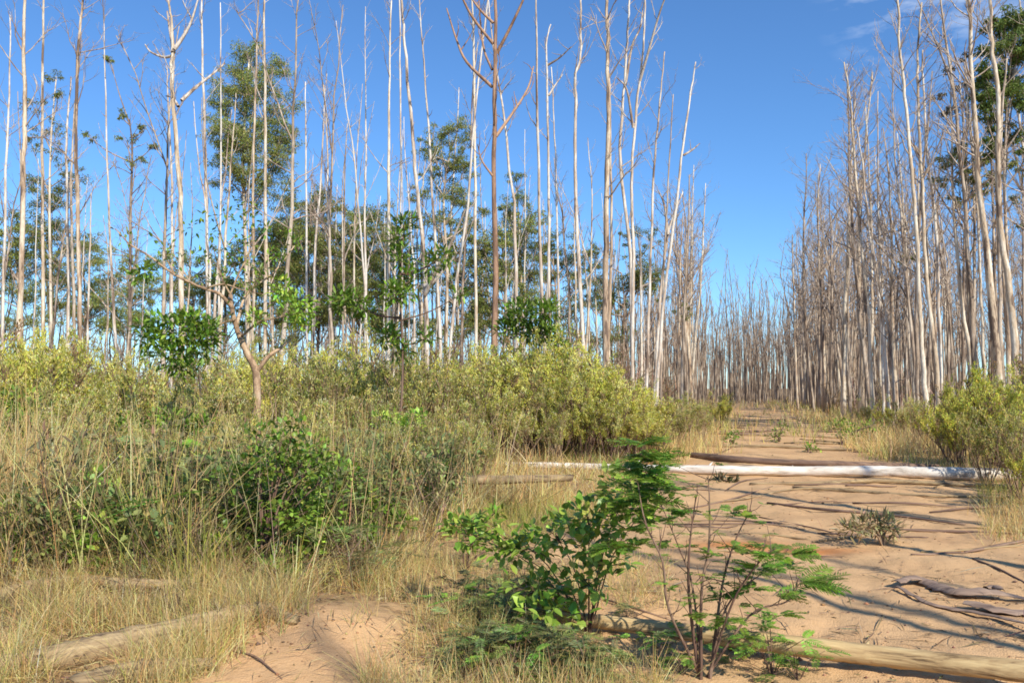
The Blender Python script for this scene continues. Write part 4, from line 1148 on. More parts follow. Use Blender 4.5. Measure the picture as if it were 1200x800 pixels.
for (px, py, do, n, Ln, fc) in ((750,520,0,9,.17,None),(770,540,.05,8,.17,None),(740,575,0,8,.18,None),(775,575,.1,8,.18,None),(752,560,0,10,.20,None),(756,535,0,10,.18,None),(762,585,.1,10,.20,None),(745,600,.1,8,.18,None),(735,550,.1,7,.16,None),(765,555,0,6,.18,None),
                              (905,650,-.2,8,.15,None),(890,665,-.1,6,.14,None),(880,690,0,5,.13,None),(935,682,.2,5,.26,.05),(910,700,.2,4,.2,.2),(925,650,.1,5,.16,.1),(870,605,.2,6,.11,None),(858,598,.2,3,.10,None),
                              (858,640,.1,4,.12,None),(835,650,0,3,.12,None),(805,640,0,3,.1,None),(850,725,0,6,.14,None),(875,745,0,4,.12,None),(812,720,0,4,.12,None),(785,690,0,2,.1,None),(770,640,.1,3,.11,None),(900,735,0,3,.11,None),(920,665,.1,6,.15,None),(895,640,-.1,5,.14,None),(945,685,.2,5,.22,.1),(915,720,.1,4,.13,None),(845,700,0,4,.12,None),(865,668,.1,5,.13,None),(825,600,0,3,.1,None),(785,600,.1,4,.12,None),(735,620,.1,8,.17,None),(725,590,.1,7,.17,None),(715,640,.1,6,.15,None),(770,612,.1,6,.15,None),(745,640,.1,5,.14,None)):
    fronds_at(fl, px, py, D + do, int(n * 1.7), Ln * .95, Ln * .27, FEA if py > 570 or px > 800 else FEA[:2], fc)
for e_ in SIDE:
    for q in range(2):
        a = random.uniform(0, 6.28); frond(fl, e_, e_ + Vector((math.cos(a), math.sin(a), .15)) * random.uniform(.05, .1), 8, .022, .009, FEA)
link('twigs', stw.mesh('twigs', M['stem'], foot), ms)['kind'] = 'stuff'
link('foliage', fl.mesh('foliage', M['leaf'], foot, False), ms)

def proto_feather(pal, n, Ln, seed):
    random.seed(seed); mb, st = MB(), MB()
    for k in range(n):
        a = random.uniform(0, 6.28); h_ = random.uniform(.05, .3); r = random.uniform(.02, .22)
        p = Vector((math.cos(a) * r, math.sin(a) * r, h_))
        tube(st, [Vector((0, 0, -.02)), p * .5 + Vector((0, 0, .05)), p], [.004, .003, .002], 3, False)
        for q in range(3):
            a2 = a + random.gauss(0, .9)
            e = p + Vector((math.cos(a2), math.sin(a2), random.uniform(-.15, .5))) * Ln * random.uniform(.7, 1.2)
            frond(mb, p, e, 12, Ln * .26, .011, pal, .2)
    root = thing('feathery_weed', '', 'weed', (0, 0, 0))
    link('stems', st.mesh('stems', M['stem']), root)['kind'] = 'stuff'
    link('foliage', mb.mesh('foliage', M['leaf'], None, False), root)
    return root
FW = [proto_feather(BLU, 12, .17, 3), proto_feather(BLU, 9, .20, 4), proto_feather(FEA, 8, .14, 5)]
fw_used = set()
def put(protos, used_, k, p, s, lab, group, cat, zr=None):
    o = protos[k] if k not in used_ else copy_tree(protos[k]); used_.add(k)
    o.location = (p.x, p.y, hz(p.x, p.y) - .01); o.scale = (s, s, s); o.rotation_euler = (0, 0, random.uniform(0, 6.28))
    tag(o, lab, cat, group); return o
random.seed(9)
for (px, py, k, s, lab) in ((560,735,0,.8,0),(590,705,1,.8,0),(625,712,0,.7,0),(600,760,0,.9,0),(640,785,1,.9,0),(575,785,1,.9,0),(540,712,0,.8,0),(690,798,0,.9,0),(745,795,1,.8,0),(545,790,0,.8,0),(655,800,0,.8,0),(735,722,0,.4,0),(580,745,0,.8,0),(595,728,1,.7,0),(560,700,1,.8,0),(615,690,0,.8,0),(645,690,1,.7,0),(600,780,0,.8,0),(670,796,0,.6,0),(555,760,1,.8,0),(615,775,0,.7,0),(640,705,1,.6,0),(700,795,0,.6,0),(610,800,1,.7,0),
                            (770,780,2,.8,1),(905,790,2,1.0,2),(935,795,2,.8,2),(870,770,2,.7,1),(800,790,2,.7,1),(530,730,2,.8,1),(600,800,2,.9,1)):
    put(FW, fw_used, k, G(px, py), s, ('blue-green feathery weed spreading below the broad-leaved shrub', 'bright feathery weed rooted on the sand beside the pole', 'bright feathery weed leaning out in front of the pole')[lab], 'feathery weeds round the pole', 'weed')

random.seed(19)
for q in range(46):
    px, py = random.uniform(80, 470), random.uniform(535, 672)
    put(FW, fw_used, random.choice((0, 1, 1, 2)), G(px, py), random.uniform(1.5, 2.9), random.choice(('feathery green weed in the straw grass ', 'spreading feathery weed in the straw grass ')) + ('below the dark leaf clump' if px < 250 else 'round the bushy green sapling' if px < 390 else 'before the bleached pole'), 'feathery weeds of the bank', 'weed')
# ---- leafy weeds standing in the grass of the bank
def proto_weed(pal, n, L, W, Ht, seed):
    random.seed(seed); lf, st = MB(), MB()
    for k in range(n):
        a = random.uniform(0, 6.28); r = random.uniform(.05, .3); h_ = Ht * random.uniform(.4, 1)
        e = Vector((math.cos(a) * r, math.sin(a) * r, h_))
        pp = smooth_path([Vector((0, 0, -.03)), Vector((e.x * .3, e.y * .3, h_ * .55)), e], 3)
        tube(st, pp, np.linspace(.006, .002, len(pp)), 3, False)
        for q in range(7):
            p = along(pp, random.uniform(.35, 1)); clump(lf, p, (.05, .05, .035), 2, L, W, pal, .3)
    root = thing('leafy_weed', '', 'weed', (0, 0, 0))
    link('stems', st.mesh('stems', M['stem']), root)['kind'] = 'stuff'
    link('foliage', lf.mesh('foliage', M['leaf'], None, False), root)
    return root
MIX = [(0.20, 0.27, 0.08), (0.27, 0.32, 0.10), (0.15, 0.22, 0.07), (0.34, 0.35, 0.12)]
WD = [proto_weed(MIX, 9, .07, .03, .75, 1), proto_weed(MIX, 8, .055, .034, .6, 2), proto_weed(BLU, 10, .08, .022, .8, 3), proto_weed(DK + BR, 8, .075, .04, .55, 4), proto_weed([(.30, .26, .12), (.22, .22, .09)], 9, .07, .022, .9, 5)]
WLOOK = ['olive green leafy weed', 'small round-leaved green weed', 'blue-green narrow-leaved weed', 'dark glossy weed', 'half-dried yellowish weed']
wd_used = set(); random.seed(77)
for q in range(170):
    for t_ in range(30):
        px, py = random.uniform(-10, 560), random.uniform(512, 690)
        if py < np.interp(px, [0, 330, 420, 540, 600], [684, 690, 675, 615, 590]) and (random.random() < .75 or 90 < px < 420): break
    p = G(px, py); k = random.choices(range(5), (4, 3, 3, 5, 3))[0]
    near_ = ('near the peeling trunks' if px < 120 else 'below the dark leaf clump' if px < 250 else 'round the crooked little tree' if px < 380 else 'between the crooked tree and the bleached pole')
    put(WD, wd_used, k, p, random.uniform(.75, 1.4), WLOOK[k] + ' in the straw grass ' + near_, 'leafy weeds in the straw grass', 'weed')

# ---- fallen wood
def fallen(name, label, pts3, radii, mat, sides=14, rough=.035, cat='log', per=8, group=None, stubs=0):
    """log lying along local X of an object set at its middle"""
    pp = smooth_path(pts3, per)
    a, b_ = Vector(pp[0]), Vector(pp[-1])
    mid = (a + b_) / 2; dx = (b_ - a).normalized()
    rz = math.atan2(dx.y, dx.x); ry = -math.asin(max(-1, min(1, dx.z)))
    from mathutils import Euler
    rot = Euler((0, ry, rz)).to_matrix(); inv = rot.transposed()
    loc = [inv @ (Vector(q) - mid) for q in pp]
    mb = MB(); t = np.linspace(0, 1, len(loc))
    tube(mb, loc, np.interp(t, np.linspace(0, 1, len(radii)), radii), sides, True, rough=rough)
    # broken, splintered ends
    V0 = mb.v[0]; ns = len(loc)
    for e_, sg in ((0, -1), (ns - 1, 1)):
        i0 = e_ * sides
        V0[i0:i0 + sides, 0] += sg * RNG.uniform(0, 1.3, sides) * radii[0 if e_ == 0 else -1]
    o = link(name, mb.mesh(name, M[mat])); o.location = mid; o.rotation_euler = (0, ry, rz)
    for k in range(stubs):
        f = (k + random.uniform(.3, .9)) / stubs; p0 = along(loc, f); r_ = float(np.interp(f, np.linspace(0, 1, len(radii)), radii))
        a = random.uniform(.2, 2.9); dr = Vector((random.uniform(-.5, .5), math.cos(a), math.sin(a))).normalized()
        sm2 = MB(); Ls = r_ * random.uniform(.5, 1.5)
        tube(sm2, [p0 + dr * r_ * .7, p0 + dr * (r_ + Ls * .5), p0 + dr * (r_ + Ls) + Vector((.02, 0, .01))], [r_ * .32, r_ * .22, r_ * .12], 6, True, rough=.1)
        link('branch_stub', sm2.mesh('branch_stub', M[mat]), o)
    return tag(o, label, cat, group)
def on_ground(px, py, r, up=0.0):
    p = G(px, py); p.z = hz(p.x, p.y) + r * .8 + up; return p
def lying(pixels, radii):
    return [on_ground(x, y, np.interp(k / max(1, len(pixels) - 1), np.linspace(0, 1, len(radii)), radii)) for k, (x, y) in enumerate(pixels)]
def at_depth(pixels, ds): return [P(x, y, d) for (x, y), d in zip(pixels, ds)]

def lie(pixels, radii, sink=.12, up=0.0):
    """pixels mark the log's lower edge where it meets the ground"""
    out = []
    for k, (x, y) in enumerate(pixels):
        r = np.interp(k / (len(pixels) - 1), np.linspace(0, 1, len(radii)), radii)
        p = G(x, y); p.z = hz(p.x, p.y) + r * (1 - sink) + up; p.y += r * .6; out.append(p)
    return out
WL = [.045, .06, .072, .082, .09, .098, .105, .112]
fallen('fallen_log', 'long white fallen log lying across the track', lie([(560,547),(640,549),(740,553),(840,556),(930,558),(1020,559),(1110,562),(1195,565)], WL, .0), WL, 'log_white', 18, .035, per=12, stubs=6)
fallen('fallen_log', 'dark brown log lying behind the white log', lie([(775,533),(830,539),(900,544),(1000,547),(1100,550)], [.07, .08, .07, .06, .06], .2), [.07, .08, .07, .06, .06], 'log_brown', 12, .04)
PL = [.036, .042, .050, .056, .060, .058, .058]
fallen('fallen_pole', 'bark-stripped tan pole crossing the sand among the feathery shrubs', lie([(605,730),(665,740),(760,754),(860,769),(960,783),(1060,795),(1230,815)], PL, .0, .045), PL, 'log_tan', 16, .035, 'pole', 12, stubs=3)
fallen('fallen_branch', 'short white bleached pole end lying along the tan pole', lie([(1085,779),(1150,786),(1235,797)], [.012, .02, .022], 0, .03), [.012, .02, .022], 'log_white', 8, .05, 'branch')
fallen('fallen_pole', 'bleached short pole lying in dry grass behind the broad-leaved shrub', lie([(470,594),(540,589),(600,586),(668,581)], [.06, .065, .06, .05], 0, .22), [.06, .065, .06, .05], 'log_grey', 10, .05, 'pole')
GL = [.06, .075, .08, .07, .055, .03]
fallen('fallen_log', 'weathered grey-tan log half sunk in the sand beside the bare patch', lie([(-20,800),(60,786),(140,768),(220,752),(300,736),(345,728)], GL, .25), GL, 'log_grey', 14, .08, per=12)
fallen('fallen_log', 'cracked grey log lying below the half sunk log', lie([(90,812),(150,801),(200,795),(240,786)], [.05, .06, .055, .035], .2), [.05, .06, .055, .035], 'log_grey', 12, .08)
fallen('fallen_branch', 'grey fallen branch under dead stems on the bank', lie([(-20,720),(30,703),(90,693),(150,698),(225,694)], [.05, .045, .04, .04, .03], .1, .04), [.05, .045, .04, .04, .03], 'log_grey', 10, .08, 'branch')
fallen('fallen_branch', 'thin grey pole lying along the foot of the white log', lie([(880,568),(960,568),(1030,566),(1100,569),(1180,572)], [.02, .03, .035, .03, .03], 0), [.02, .03, .035, .03, .03], 'log_grey', 8, .05, 'branch')
STK = [([(830,590),(880,585),(930,575),(1000,572)], .022, 'crooked grey stick among the debris under the white log'), ([(900,590),(960,600),(1040,606),(1130,615)], .03, 'long dark stick on the sand before the white log'),
       ([(930,572),(1000,577),(1080,582),(1185,584)], .04, 'straight dark branch parallel to the white log'), ([(790,600),(850,588),(905,570)], .02, 'bent stick below the hanging dry leaves'),
       ([(1140,655),(1170,668),(1215,690)], .016, 'thin pale stick beside the curled bark'), ([(850,575),(870,565),(900,560)], .018, 'short twig leaning on the white log'),
       ([(890,606),(960,622),(985,628)], .014, 'thin stick pointing at the dry tuft'), ([(700,700),(745,718),(790,728)], .012, 'thin twig behind the tan pole'),
       ([(1000,590),(1060,592),(1120,594)], .025, 'dark broken stick on the sand'), ([(275,765),(300,775),(330,800)], .010, 'thin twig on the bare sand patch'), ([(1110,770),(1118,778)], .008, 'tiny twig beside the end of the tan pole'),
       ([(950,506),(1000,503),(1060,510)], .03, 'stick in pale grass beside the track'), ([(880,494),(930,492),(980,494)], .05, 'grey branch lying across the far track'), ([(870,520),(840,532),(815,545)], .02, 'slanting stick over the dark brown log'),
       ([(905,484),(960,483),(1010,485)], .05, 'dark branch lying across the end of the track')]
random.seed(3)
for pxs, r, lab in STK:
    rr = [r * .5, r * .7, r * .35]
    p3 = lying(pxs, rr)
    for q in p3[1:-1]: q.z += random.uniform(0, .03)
    fallen('fallen_stick', lab, p3, rr, random.choice(['log_brown', 'log_grey', 'log_brown']), 7, .08, 'stick', 5)

random.seed(23)
for q in range(44):
    for t_ in range(40):
        px, py = random.uniform(770, 1180), (random.uniform(566, 650) if q < 24 else random.uniform(484, 530))
        g_ = G(px, py); u = g_.x - TS * g_.y
        if -1.2 < u < 5.2: break
    L = random.uniform(.5, 1.6) if q < 24 else random.uniform(1.5, 3.5); a = random.gauss(-.15, .35); r = random.uniform(.008, .02) if q < 24 else random.uniform(.02, .045)
    p3 = []
    for t_ in (-.5, -.15, .2, .5):
        x, y = g_.x + math.cos(a) * L * t_ + random.gauss(0, .03), g_.y + math.sin(a) * L * t_ + random.gauss(0, .03)
        p3.append(Vector((x, y, hz(x, y) + r * .8)))
    fallen('fallen_stick', ('thin dark stick strewn on the sand before the white log' if q < 24 else 'dark stick strewn on the track beyond the white log'), p3, [r * .6, r, r, r * .4], random.choice(['log_brown', 'log_brown', 'log_grey']), 6, .1, 'stick', 4, 'sticks strewn over the track')
# curled slabs of bark on the sand
def bark_slab(label, pixels, width, curl):
    p3 = [on_ground(x, y, 0) for x, y in pixels]
    pp = smooth_path(p3, 5); n_ = len(pp); mid = Vector(pp[n_ // 2])
    V = []; sid = 9; RG = [random.uniform(.7, 1.25) for _ in range(n_)]; LF = [.02 * math.sin(k * .35 + width * 40) + random.uniform(0, .012) for k in range(n_)]
    for thick in (0, .006):
        for k, q in enumerate(pp):
            t = Vector(pp[min(n_ - 1, k + 1)]) - Vector(pp[max(0, k - 1)]); s = t.cross(Vector((0, 0, 1))).normalized()
            w_ = width * (.35 + .65 * math.sin(math.pi * (k + .6) / n_)) * RG[k]
            for j in range(sid):
                a = (j / (sid - 1) - .5) * curl
                rr = w_ / max(.4, curl)
                V.append(q + s * (math.sin(a) * rr) + Vector((0, 0, .012 + rr * math.cos(a) - rr * math.cos(curl / 2) + thick + LF[k] + .01)))
    V = [tuple(v - mid) for v in V]
    Q = []; tot = n_ * sid
    for L_ in (0, 1):
        for k in range(n_ - 1):
            for j in range(sid - 1):
                a = L_ * tot + k * sid + j; q = (a, a + 1, a + sid + 1, a + sid)
                Q.append(q if L_ else q[::-1])
    for k in range(n_ - 1):
        for j in (0, sid - 1):
            a = k * sid + j; Q.append((a, a + sid, a + sid + tot, a + tot))
    mb = MB(); mb.add(V, Q); o = link('bark_slab', mb.mesh('bark_slab', M['bark_slab'])); o.location = mid
    tag(o, label, 'bark')
bark_slab('arched curl of grey bark lying on the bare sand', [(1050,690),(1075,682),(1100,690),(1125,700),(1160,702),(1215,706)], .19, 1.3)
bark_slab('long narrow strip of bark beside the arched curl', [(1052,692),(1090,708),(1140,722),(1215,742)], .075, .8)
bark_slab('small flake of dark bark above the arched curl', [(1155,692),(1165,690),(1175,698)], .09, 1.6)
bark_slab('broad plate of brown bark partly over the narrow strip', [(1130,714),(1170,718),(1220,722)], .2, .7)

# dry tuft on the sand, and a dead leafy branch hanging under the white log
DRY = [(0.36, 0.29, 0.14), (0.28, 0.25, 0.11), (0.45, 0.36, 0.2), (0.2, 0.19, 0.08)]
leafy_plant('dry_plant', 'withered spiky plant standing alone on the sandy track', 1030, 8.9, [(1030,615,20,12,70),(1045,618,14,10,40),(1000,620,18,8,40),(1012,612,16,8,30)], .11, .022, DRY, 3, mat='grass', stem='stem_tan')
leafy_plant('dead_branch', 'dead branch with dark drooping leaves under the white log', 850, 15.0, [(845,566,12,7,40),(862,570,12,7,40),(835,575,10,6,20)], .14, .04, [(0.10, 0.10, 0.04), (0.14, 0.11, 0.06), (0.07, 0.08, 0.03)], 3, 'branch', mat='leaf')

# ================================================================== GRASS AND LITTER
STRAW = [(0.74, 0.54, 0.22), (0.64, 0.44, 0.17), (0.80, 0.62, 0.30), (0.54, 0.36, 0.14), (0.68, 0.51, 0.21)]
GGRN = [(0.38, 0.37, 0.09), (0.30, 0.32, 0.07), (0.46, 0.42, 0.12)]
BRN = [(0.22, 0.15, 0.08), (0.16, 0.11, 0.07), (0.30, 0.21, 0.12)]
def blades(mb, x, y, h, w, lean, col, zoff=0.0, seg=3, az=None):
    n_ = len(x)
    if n_ == 0: return
    z = terrain(x, y) + zoff - .02
    if az is None: az = RNG.uniform(0, 6.28, n_)
    ld = np.stack([np.cos(az), np.sin(az), np.zeros(n_)], 1)
    sd = RNG.uniform(0, 6.28, n_); sv = np.stack([np.cos(sd), np.sin(sd), np.zeros(n_)], 1)
    base = np.stack([x, y, z], 1); V = []
    for k in range(seg + 1):
        f = k / seg
        c = base + ld * (lean * h * f ** 1.35)[:, None] + np.array([0, 0, 1.0]) * (h * f / np.sqrt(1 + .8 * lean ** 2))[:, None]
        ww = (w * (1 - .8 * f))[:, None]
        V.append(c - sv * ww / 2); V.append(c + sv * ww / 2)
    V = np.stack(V, 1).reshape(-1, 3); k = np.arange(n_)[:, None] * (2 * seg + 2)
    Q = np.concatenate([k + np.array([[2 * s, 2 * s + 1, 2 * s + 3, 2 * s + 2]]) for s in range(seg)])
    mb.add(V, Q, None, np.repeat(col, 2 * seg + 2, 0))

def edge_y(px):
    """pixel row where the tall grass of the bank begins"""
    return np.interp(px, [-100, 0, 150, 330, 420, 480, 540, 600, 700, 760], [690, 690, 684, 700, 690, 655, 625, 600, 575, 545])
def scatter(n, x0, x1, y0, y1, dens, power=1.0):
    """points on the ground, as many per pixel near as far, thinned by dens(x, y, px, py)"""
    # rows drawn so that the spacing seen from the camera stays even
    inv = RNG.uniform(1 / y1, 1 / y0, n); y = 1 / inv
    x = RNG.uniform(x0, x1, n) * y
    px, py = to_px(x, y, terrain(x, y))
    keep = RNG.random(n) < dens(x, y, px, py)
    return x[keep], y[keep], px[keep], py[keep]
def tuft(x, y, k, spread):
    """k blades round every point"""
    X_ = np.repeat(x, k) + RNG.normal(0, 1, len(x) * k) * np.repeat(spread, k)
    Y_ = np.repeat(y, k) + RNG.normal(0, 1, len(x) * k) * np.repeat(spread, k)
    return X_, Y_

tall = MB()
def d_bank(x, y, px, py):
    u = x - TS * y
    v = np.where(py < edge_y(px) + 10 * (vnoise(px * .05, py * .05, 4) - .5), 1.0, 0.0)
    v = v * np.where(u < -1.2, 1, 0) * (.35 + .65 * vnoise(x * 1.1, y * 1.1, 7))
    return v
x, y, px, py = scatter(4600, -.68, .2, 5.6, 26, d_bank)
ox_, oy_ = np.repeat(x, 13), np.repeat(y, 13)
gx_, gy_ = tuft(x, y, 13, .05 + .003 * y)
az_ = np.arctan2(gy_ - oy_, gx_ - ox_) + RNG.normal(0, .6, len(gx_))
n_ = len(gx_)
hh = (.12 + .85 * sstep(.38, .85, vnoise(gx_ * 1.1, gy_ * 1.1, 21))) * RNG.uniform(.4, 1.4, n_)
sx_, sy_ = G(312, 690).x, G(312, 690).y
hh *= 1 - .6 * np.exp(-(((gx_ + 3.5) / .6) ** 2 + ((gy_ - 10.6) / 1.6) ** 2))
hh *= 1 - .75 * np.exp(-(((gx_ - sx_) / .5) ** 2 + ((gy_ - sy_ + .1) / .7) ** 2))
hh *= np.interp(gx_ / gy_, [-.6, -.35, -.1, .1], [1.35, 1.08, .8, .55])
hh *= 1 - .5 * sstep(.45, .65, vnoise(gx_ * .7, gy_ * .7, 91)) * np.where((gx_ / gy_ > -.52) & (gx_ / gy_ < -.12), 1, 0)
green = vnoise(gx_ * .8, gy_ * .8, 41) + RNG.normal(0, .12, n_)
colr = np.where((green > .86)[:, None], jitter(None, n_, .2, GGRN), jitter(None, n_, .22, STRAW))
brn = RNG.random(n_) < np.where(hh < .3, .3, .10)
colr[brn] = jitter(None, int(brn.sum()), .2, BRN)
blades(tall, gx_, gy_, hh, np.maximum(.006, .0009 * gy_) * RNG.uniform(.6, 2.0, n_), np.abs(RNG.normal(.55, .6, n_)), colr, az=az_)
# a low tangle of broken straw under it
x, y, px, py = scatter(9000, -.68, .2, 5.4, 20, d_bank)
gx_, gy_ = tuft(x, y, 3, .08 + 0 * x); n_ = len(gx_)
blades(tall, gx_, gy_, RNG.uniform(.15, .5, n_), np.maximum(.005, .0008 * gy_), np.abs(RNG.normal(1.2, .8, n_)), jitter(None, n_, .25, STRAW + BRN[:1]), .05)
# stout pale stalks rising out of it
x, y, px, py = scatter(1700, -.64, .0, 6.2, 17, lambda x, y, px, py: np.where((py < edge_y(px) - 8) & (x - TS * y < -2), .8, 0))
n_ = len(x); blades(tall, x, y, RNG.uniform(.8, 1.5, n_), np.maximum(.008, .0009 * y), np.abs(RNG.normal(.3, .3, n_)), jitter(None, n_, .12, STRAW))
tag(link('tall_grass', tall.mesh('tall_grass', M['grass'], None, False)), 'tall dry straw grass covering the bank', 'grass', kind='stuff')

short = MB()
def d_front(x, y, px, py):
    e = edge_y(px)
    v = np.where((py >= e - 5) & (px < 300), .75 * sstep(.35, .6, vnoise(x * 2.2, y * 2.2, 51)), 0)
    v = np.maximum(v, np.where((px >= 200) & (px < 560) & (py >= e - 5) & (py < e + 45), .85 * sstep(.25, .6, vnoise(x * 2.5, y * 2.5, 52)), 0))
    v = np.maximum(v, np.where((px > 430) & (px < 780) & (py > 640), .55 * sstep(.40, .62, vnoise(x * 2.5, y * 2.5, 53)), 0))
    v = np.where((px > 610) & (py > 715) & (py < 790), v * .12, v)
    return v
x, y, px, py = scatter(7800, -.66, .2, 4.3, 8, d_front)
gx_, gy_ = tuft(x, y, 8, .03 + 0 * x); n_ = len(gx_)
c_ = jitter(None, n_, .2, STRAW + [(0.40, 0.36, 0.16)]); g_ = RNG.random(n_) < .14; c_[g_] = jitter(None, int(g_.sum()), .2, GGRN)
blades(short, gx_, gy_, RNG.uniform(.10, .34, n_), RNG.uniform(.003, .0055, n_), np.abs(RNG.normal(.6, .5, n_)), c_)
def d_mid(x, y, px, py):
    v = np.where((px > 440) & (px < 740) & (py > 536) & (py < edge_y(px) + 40), .9, 0) * (.4 + .6 * vnoise(x, y, 61))
    # verges of the track
    u = x - TS * y
    v = np.maximum(v, np.where((y > 19) & (u < -.2 - .8 * vnoise(y * .6, 0 * y, 62)) & (u > -7), .75, 0))
    v = np.maximum(v, np.where((y > 15) & (u > 2.9 + 1.4 * vnoise(y * .5, 0 * y, 63) - .02 * y), .8, 0))
    v = np.maximum(v, np.where((y > 9) & (px > 1150), .6, 0))
    v = np.maximum(v, np.where((y > 26), .30 * sstep(.5, .7, vnoise(x * .8, y * .8, 64)), 0))
    return v * np.where(px > 430, 1, 0)
x, y, px, py = scatter(19000, -.18, .68, 9, 95, d_mid)
gx_, gy_ = tuft(x, y, 5, .05 + .002 * y); n_ = len(gx_)
c_ = jitter(None, n_, .18, STRAW); g_ = (vnoise(gx_ * .4, gy_ * .4, 65) + RNG.normal(0, .15, n_)) > .66; c_[g_] = jitter(None, int(g_.sum()), .2, GGRN)
blades(short, gx_, gy_, RNG.uniform(.2, .5, n_) * np.where(gy_ > 19, 1.35, .6), np.maximum(.006, .0007 * gy_), np.abs(RNG.normal(.5, .4, n_)), c_, seg=2)
# under the stands, where the trunks meet the ground
def d_far(x, y, px, py):
    u = x - TS * y
    return np.where((u < -4) | (u > 5), .8, .1)
x, y, px, py = scatter(6000, -.66, .68, 24, 120, d_far)
gx_, gy_ = tuft(x, y, 4, .2 + .004 * y); n_ = len(gx_)
blades(short, gx_, gy_, RNG.uniform(.3, .8, n_), np.maximum(.02, .0009 * gy_), np.abs(RNG.normal(.4, .3, n_)), jitter(None, n_, .2, STRAW + GGRN + BRN), seg=2)
tag(link('dry_grass', short.mesh('dry_grass', M['grass'], None, False)), 'short dry grass tufts along the verges and round the logs', 'grass', kind='stuff')

# small clods and pebbles on the sand
peb = MB()
x, y, px, py = scatter(4200, -.5, .66, 4.2, 22, lambda x, y, px, py: .15 + .85 * sstep(.48, .72, fbm(x * 1.3, y * 1.3, 81)) * np.where((x - TS * y > -1.8) | (py > 715), 1, .1))
n_ = len(x); r_ = RNG.uniform(.004, .013, n_) * np.where(RNG.random(n_) < .08, 1.9, 1) * np.maximum(1, y / 9)
O8 = np.array([[1, 0, 0], [-1, 0, 0], [0, 1, 0], [0, -1, 0], [0, 0, .7], [0, 0, -.7]], float)
V = (O8[None] * RNG.uniform(.6, 1.3, (n_, 6, 1))) * r_[:, None, None] + np.stack([x, y, terrain(x, y) + r_ * .25], 1)[:, None, :]
T8 = np.array([[0, 2, 4], [2, 1, 4], [1, 3, 4], [3, 0, 4], [2, 0, 5], [1, 2, 5], [3, 1, 5], [0, 3, 5]])
peb.add(V.reshape(-1, 3), None, (np.arange(n_)[:, None, None] * 6 + T8[None]).reshape(-1, 3), np.repeat(jitter(None, n_, .2, [(.48, .28, .14), (.36, .21, .11), (.55, .36, .2), (.22, .14, .09)]), 6, 0))
tag(link('pebbles', peb.mesh('pebbles', M['grass'])), 'small clods and pebbles strewn on the sandy track', 'pebbles', kind='stuff')

# bare grey-brown brush: dead stems standing in the grass and under the trunks
bru = MB()
def brush(x, y, h, n, r):
    z = hz(x, y)
    for q in range(n):
        a = random.uniform(0, 6.28); ln = random.uniform(.1, .7)
        p = Vector((x + random.gauss(0, .08) * h, y + random.gauss(0, .08) * h, z - .02))
        pts = limb(p, Vector((math.cos(a) * ln, math.sin(a) * ln, 1)), h * random.uniform(.5, 1.1), 3, .14, .1)
        c_ = jitter(None, 1, .25, [(.36, .26, .16), (.26, .18, .11), (.48, .36, .22), (.18, .125, .08)])[0]
        tube(bru, pts, np.linspace(r, r * .4, 4), 3, False, c=c_)
        for w_ in range(2):
            t_ = along(pts, random.uniform(.3, .95)); d_ = Vector((random.gauss(0, .6), random.gauss(0, .6), .7))
            tube(bru, limb(t_, d_, h * random.uniform(.15, .4), 2, .15, .1), np.linspace(r * .6, r * .25, 3), 3, False, c=c_)
random.seed(101)
for q in range(230):                                    # on the bank
    px = random.uniform(-10, 560); py = random.uniform(515, float(edge_y(px)) + 6)
    p = G(px, py); brush(p.x, p.y, random.uniform(.3, .9), random.randint(4, 8), max(.0035, .0005 * p.y))
for q in range(330):                                    # under the stands
    y = random.uniform(21, 62); a = random.uniform(-.64, .66); x = a * y; u = x - TS * y
    if -4.5 < u < 5.5: continue
    brush(x, y, random.uniform(1.2, 3.4), random.randint(5, 9), .0006 * y)
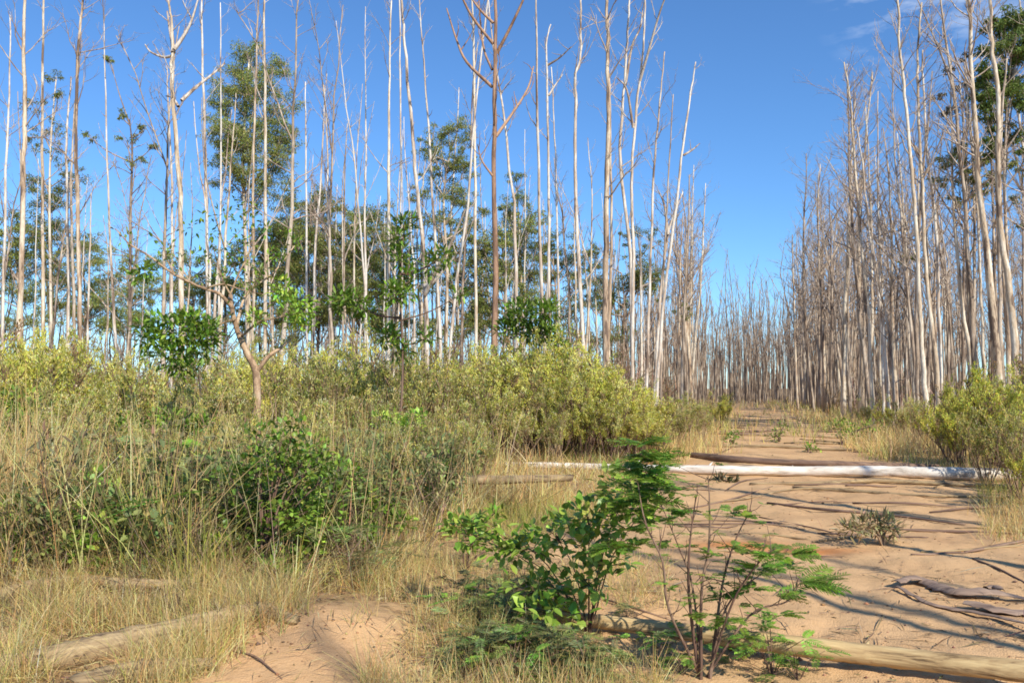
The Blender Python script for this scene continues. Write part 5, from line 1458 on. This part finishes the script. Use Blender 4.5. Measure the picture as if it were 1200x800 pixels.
for q in range(300):                                    # tall thin brush closing the view under the thin stand
    y = random.uniform(34, 72); a = random.uniform(-.64, .2); x = a * y
    if x - TS * y > -5: continue
    brush(x, y, random.uniform(2.2, 5.5), random.randint(4, 7), .0006 * y)
for q in range(60):                                     # low dark tangle along the foot of the bank
    px = random.uniform(-10, 330); py = random.uniform(690, 735)
    p = G(px, py); brush(p.x, p.y, random.uniform(.12, .3), 6, .003)
tag(link('dead_brush', bru.mesh('dead_brush', M['grass'])), 'bare grey-brown dead stems tangled in the grass and under the trunks', 'brush', kind='stuff')

# fallen straws, twigs and dead leaves
lit_ = MB()
def flat_bits(n, x0, x1, y0, y1, dens, L, W, pal, lift=.02):
    x, y, px, py = scatter(n, x0, x1, y0, y1, dens); n_ = len(x)
    pos = np.stack([x, y, terrain(x, y) + RNG.uniform(.004, lift, n_)], 1)
    az = RNG.uniform(0, 6.28, n_)
    ax = np.stack([np.cos(az), np.sin(az), RNG.normal(.05, .12, n_)], 1)
    leaves(lit_, pos, ax, np.stack([RNG.normal(0, .3, n_), RNG.normal(0, .3, n_), np.ones(n_)], 1), RNG.uniform(*L, n_), RNG.uniform(*W, n_), jitter(None, n_, .25, pal))
d_bankside = lambda x, y, px, py: np.where((x - TS * y < -1.2) & ~((px > 225) & (px < 470) & (py > edge_y(px) + 12)), .9, .12)
flat_bits(16000, -.68, .2, 4.2, 14, d_bankside, (.08, .35), (.003, .006), STRAW + BRN, .06)
d_leaf = lambda x, y, px, py: d_bankside(x, y, px, py) ** 2
flat_bits(9000, -.68, .3, 4.2, 12, d_leaf, (.03, .08), (.008, .02), [(.40, .29, .17), (.30, .21, .12), (.22, .15, .09)], .02)
d_track = lambda x, y, px, py: .1 + .9 * sstep(.5, .75, fbm(x * .9, y * 1.6, 71)) * np.where(x - TS * y > -2, 1, 0)
flat_bits(16000, -.1, .66, 4.3, 40, d_track, (.02, .08), (.006, .016), BRN + [(.34, .25, .16)], .015)
flat_bits(8500, -.1, .66, 5, 45, d_track, (.08, .5), (.004, .012), BRN + [(.34, .27, .19)], .03)
tag(link('litter', lit_.mesh('litter', M['grass'], None, False)), 'fallen straws, twigs and dead leaves strewn over the ground', 'litter', kind='stuff')
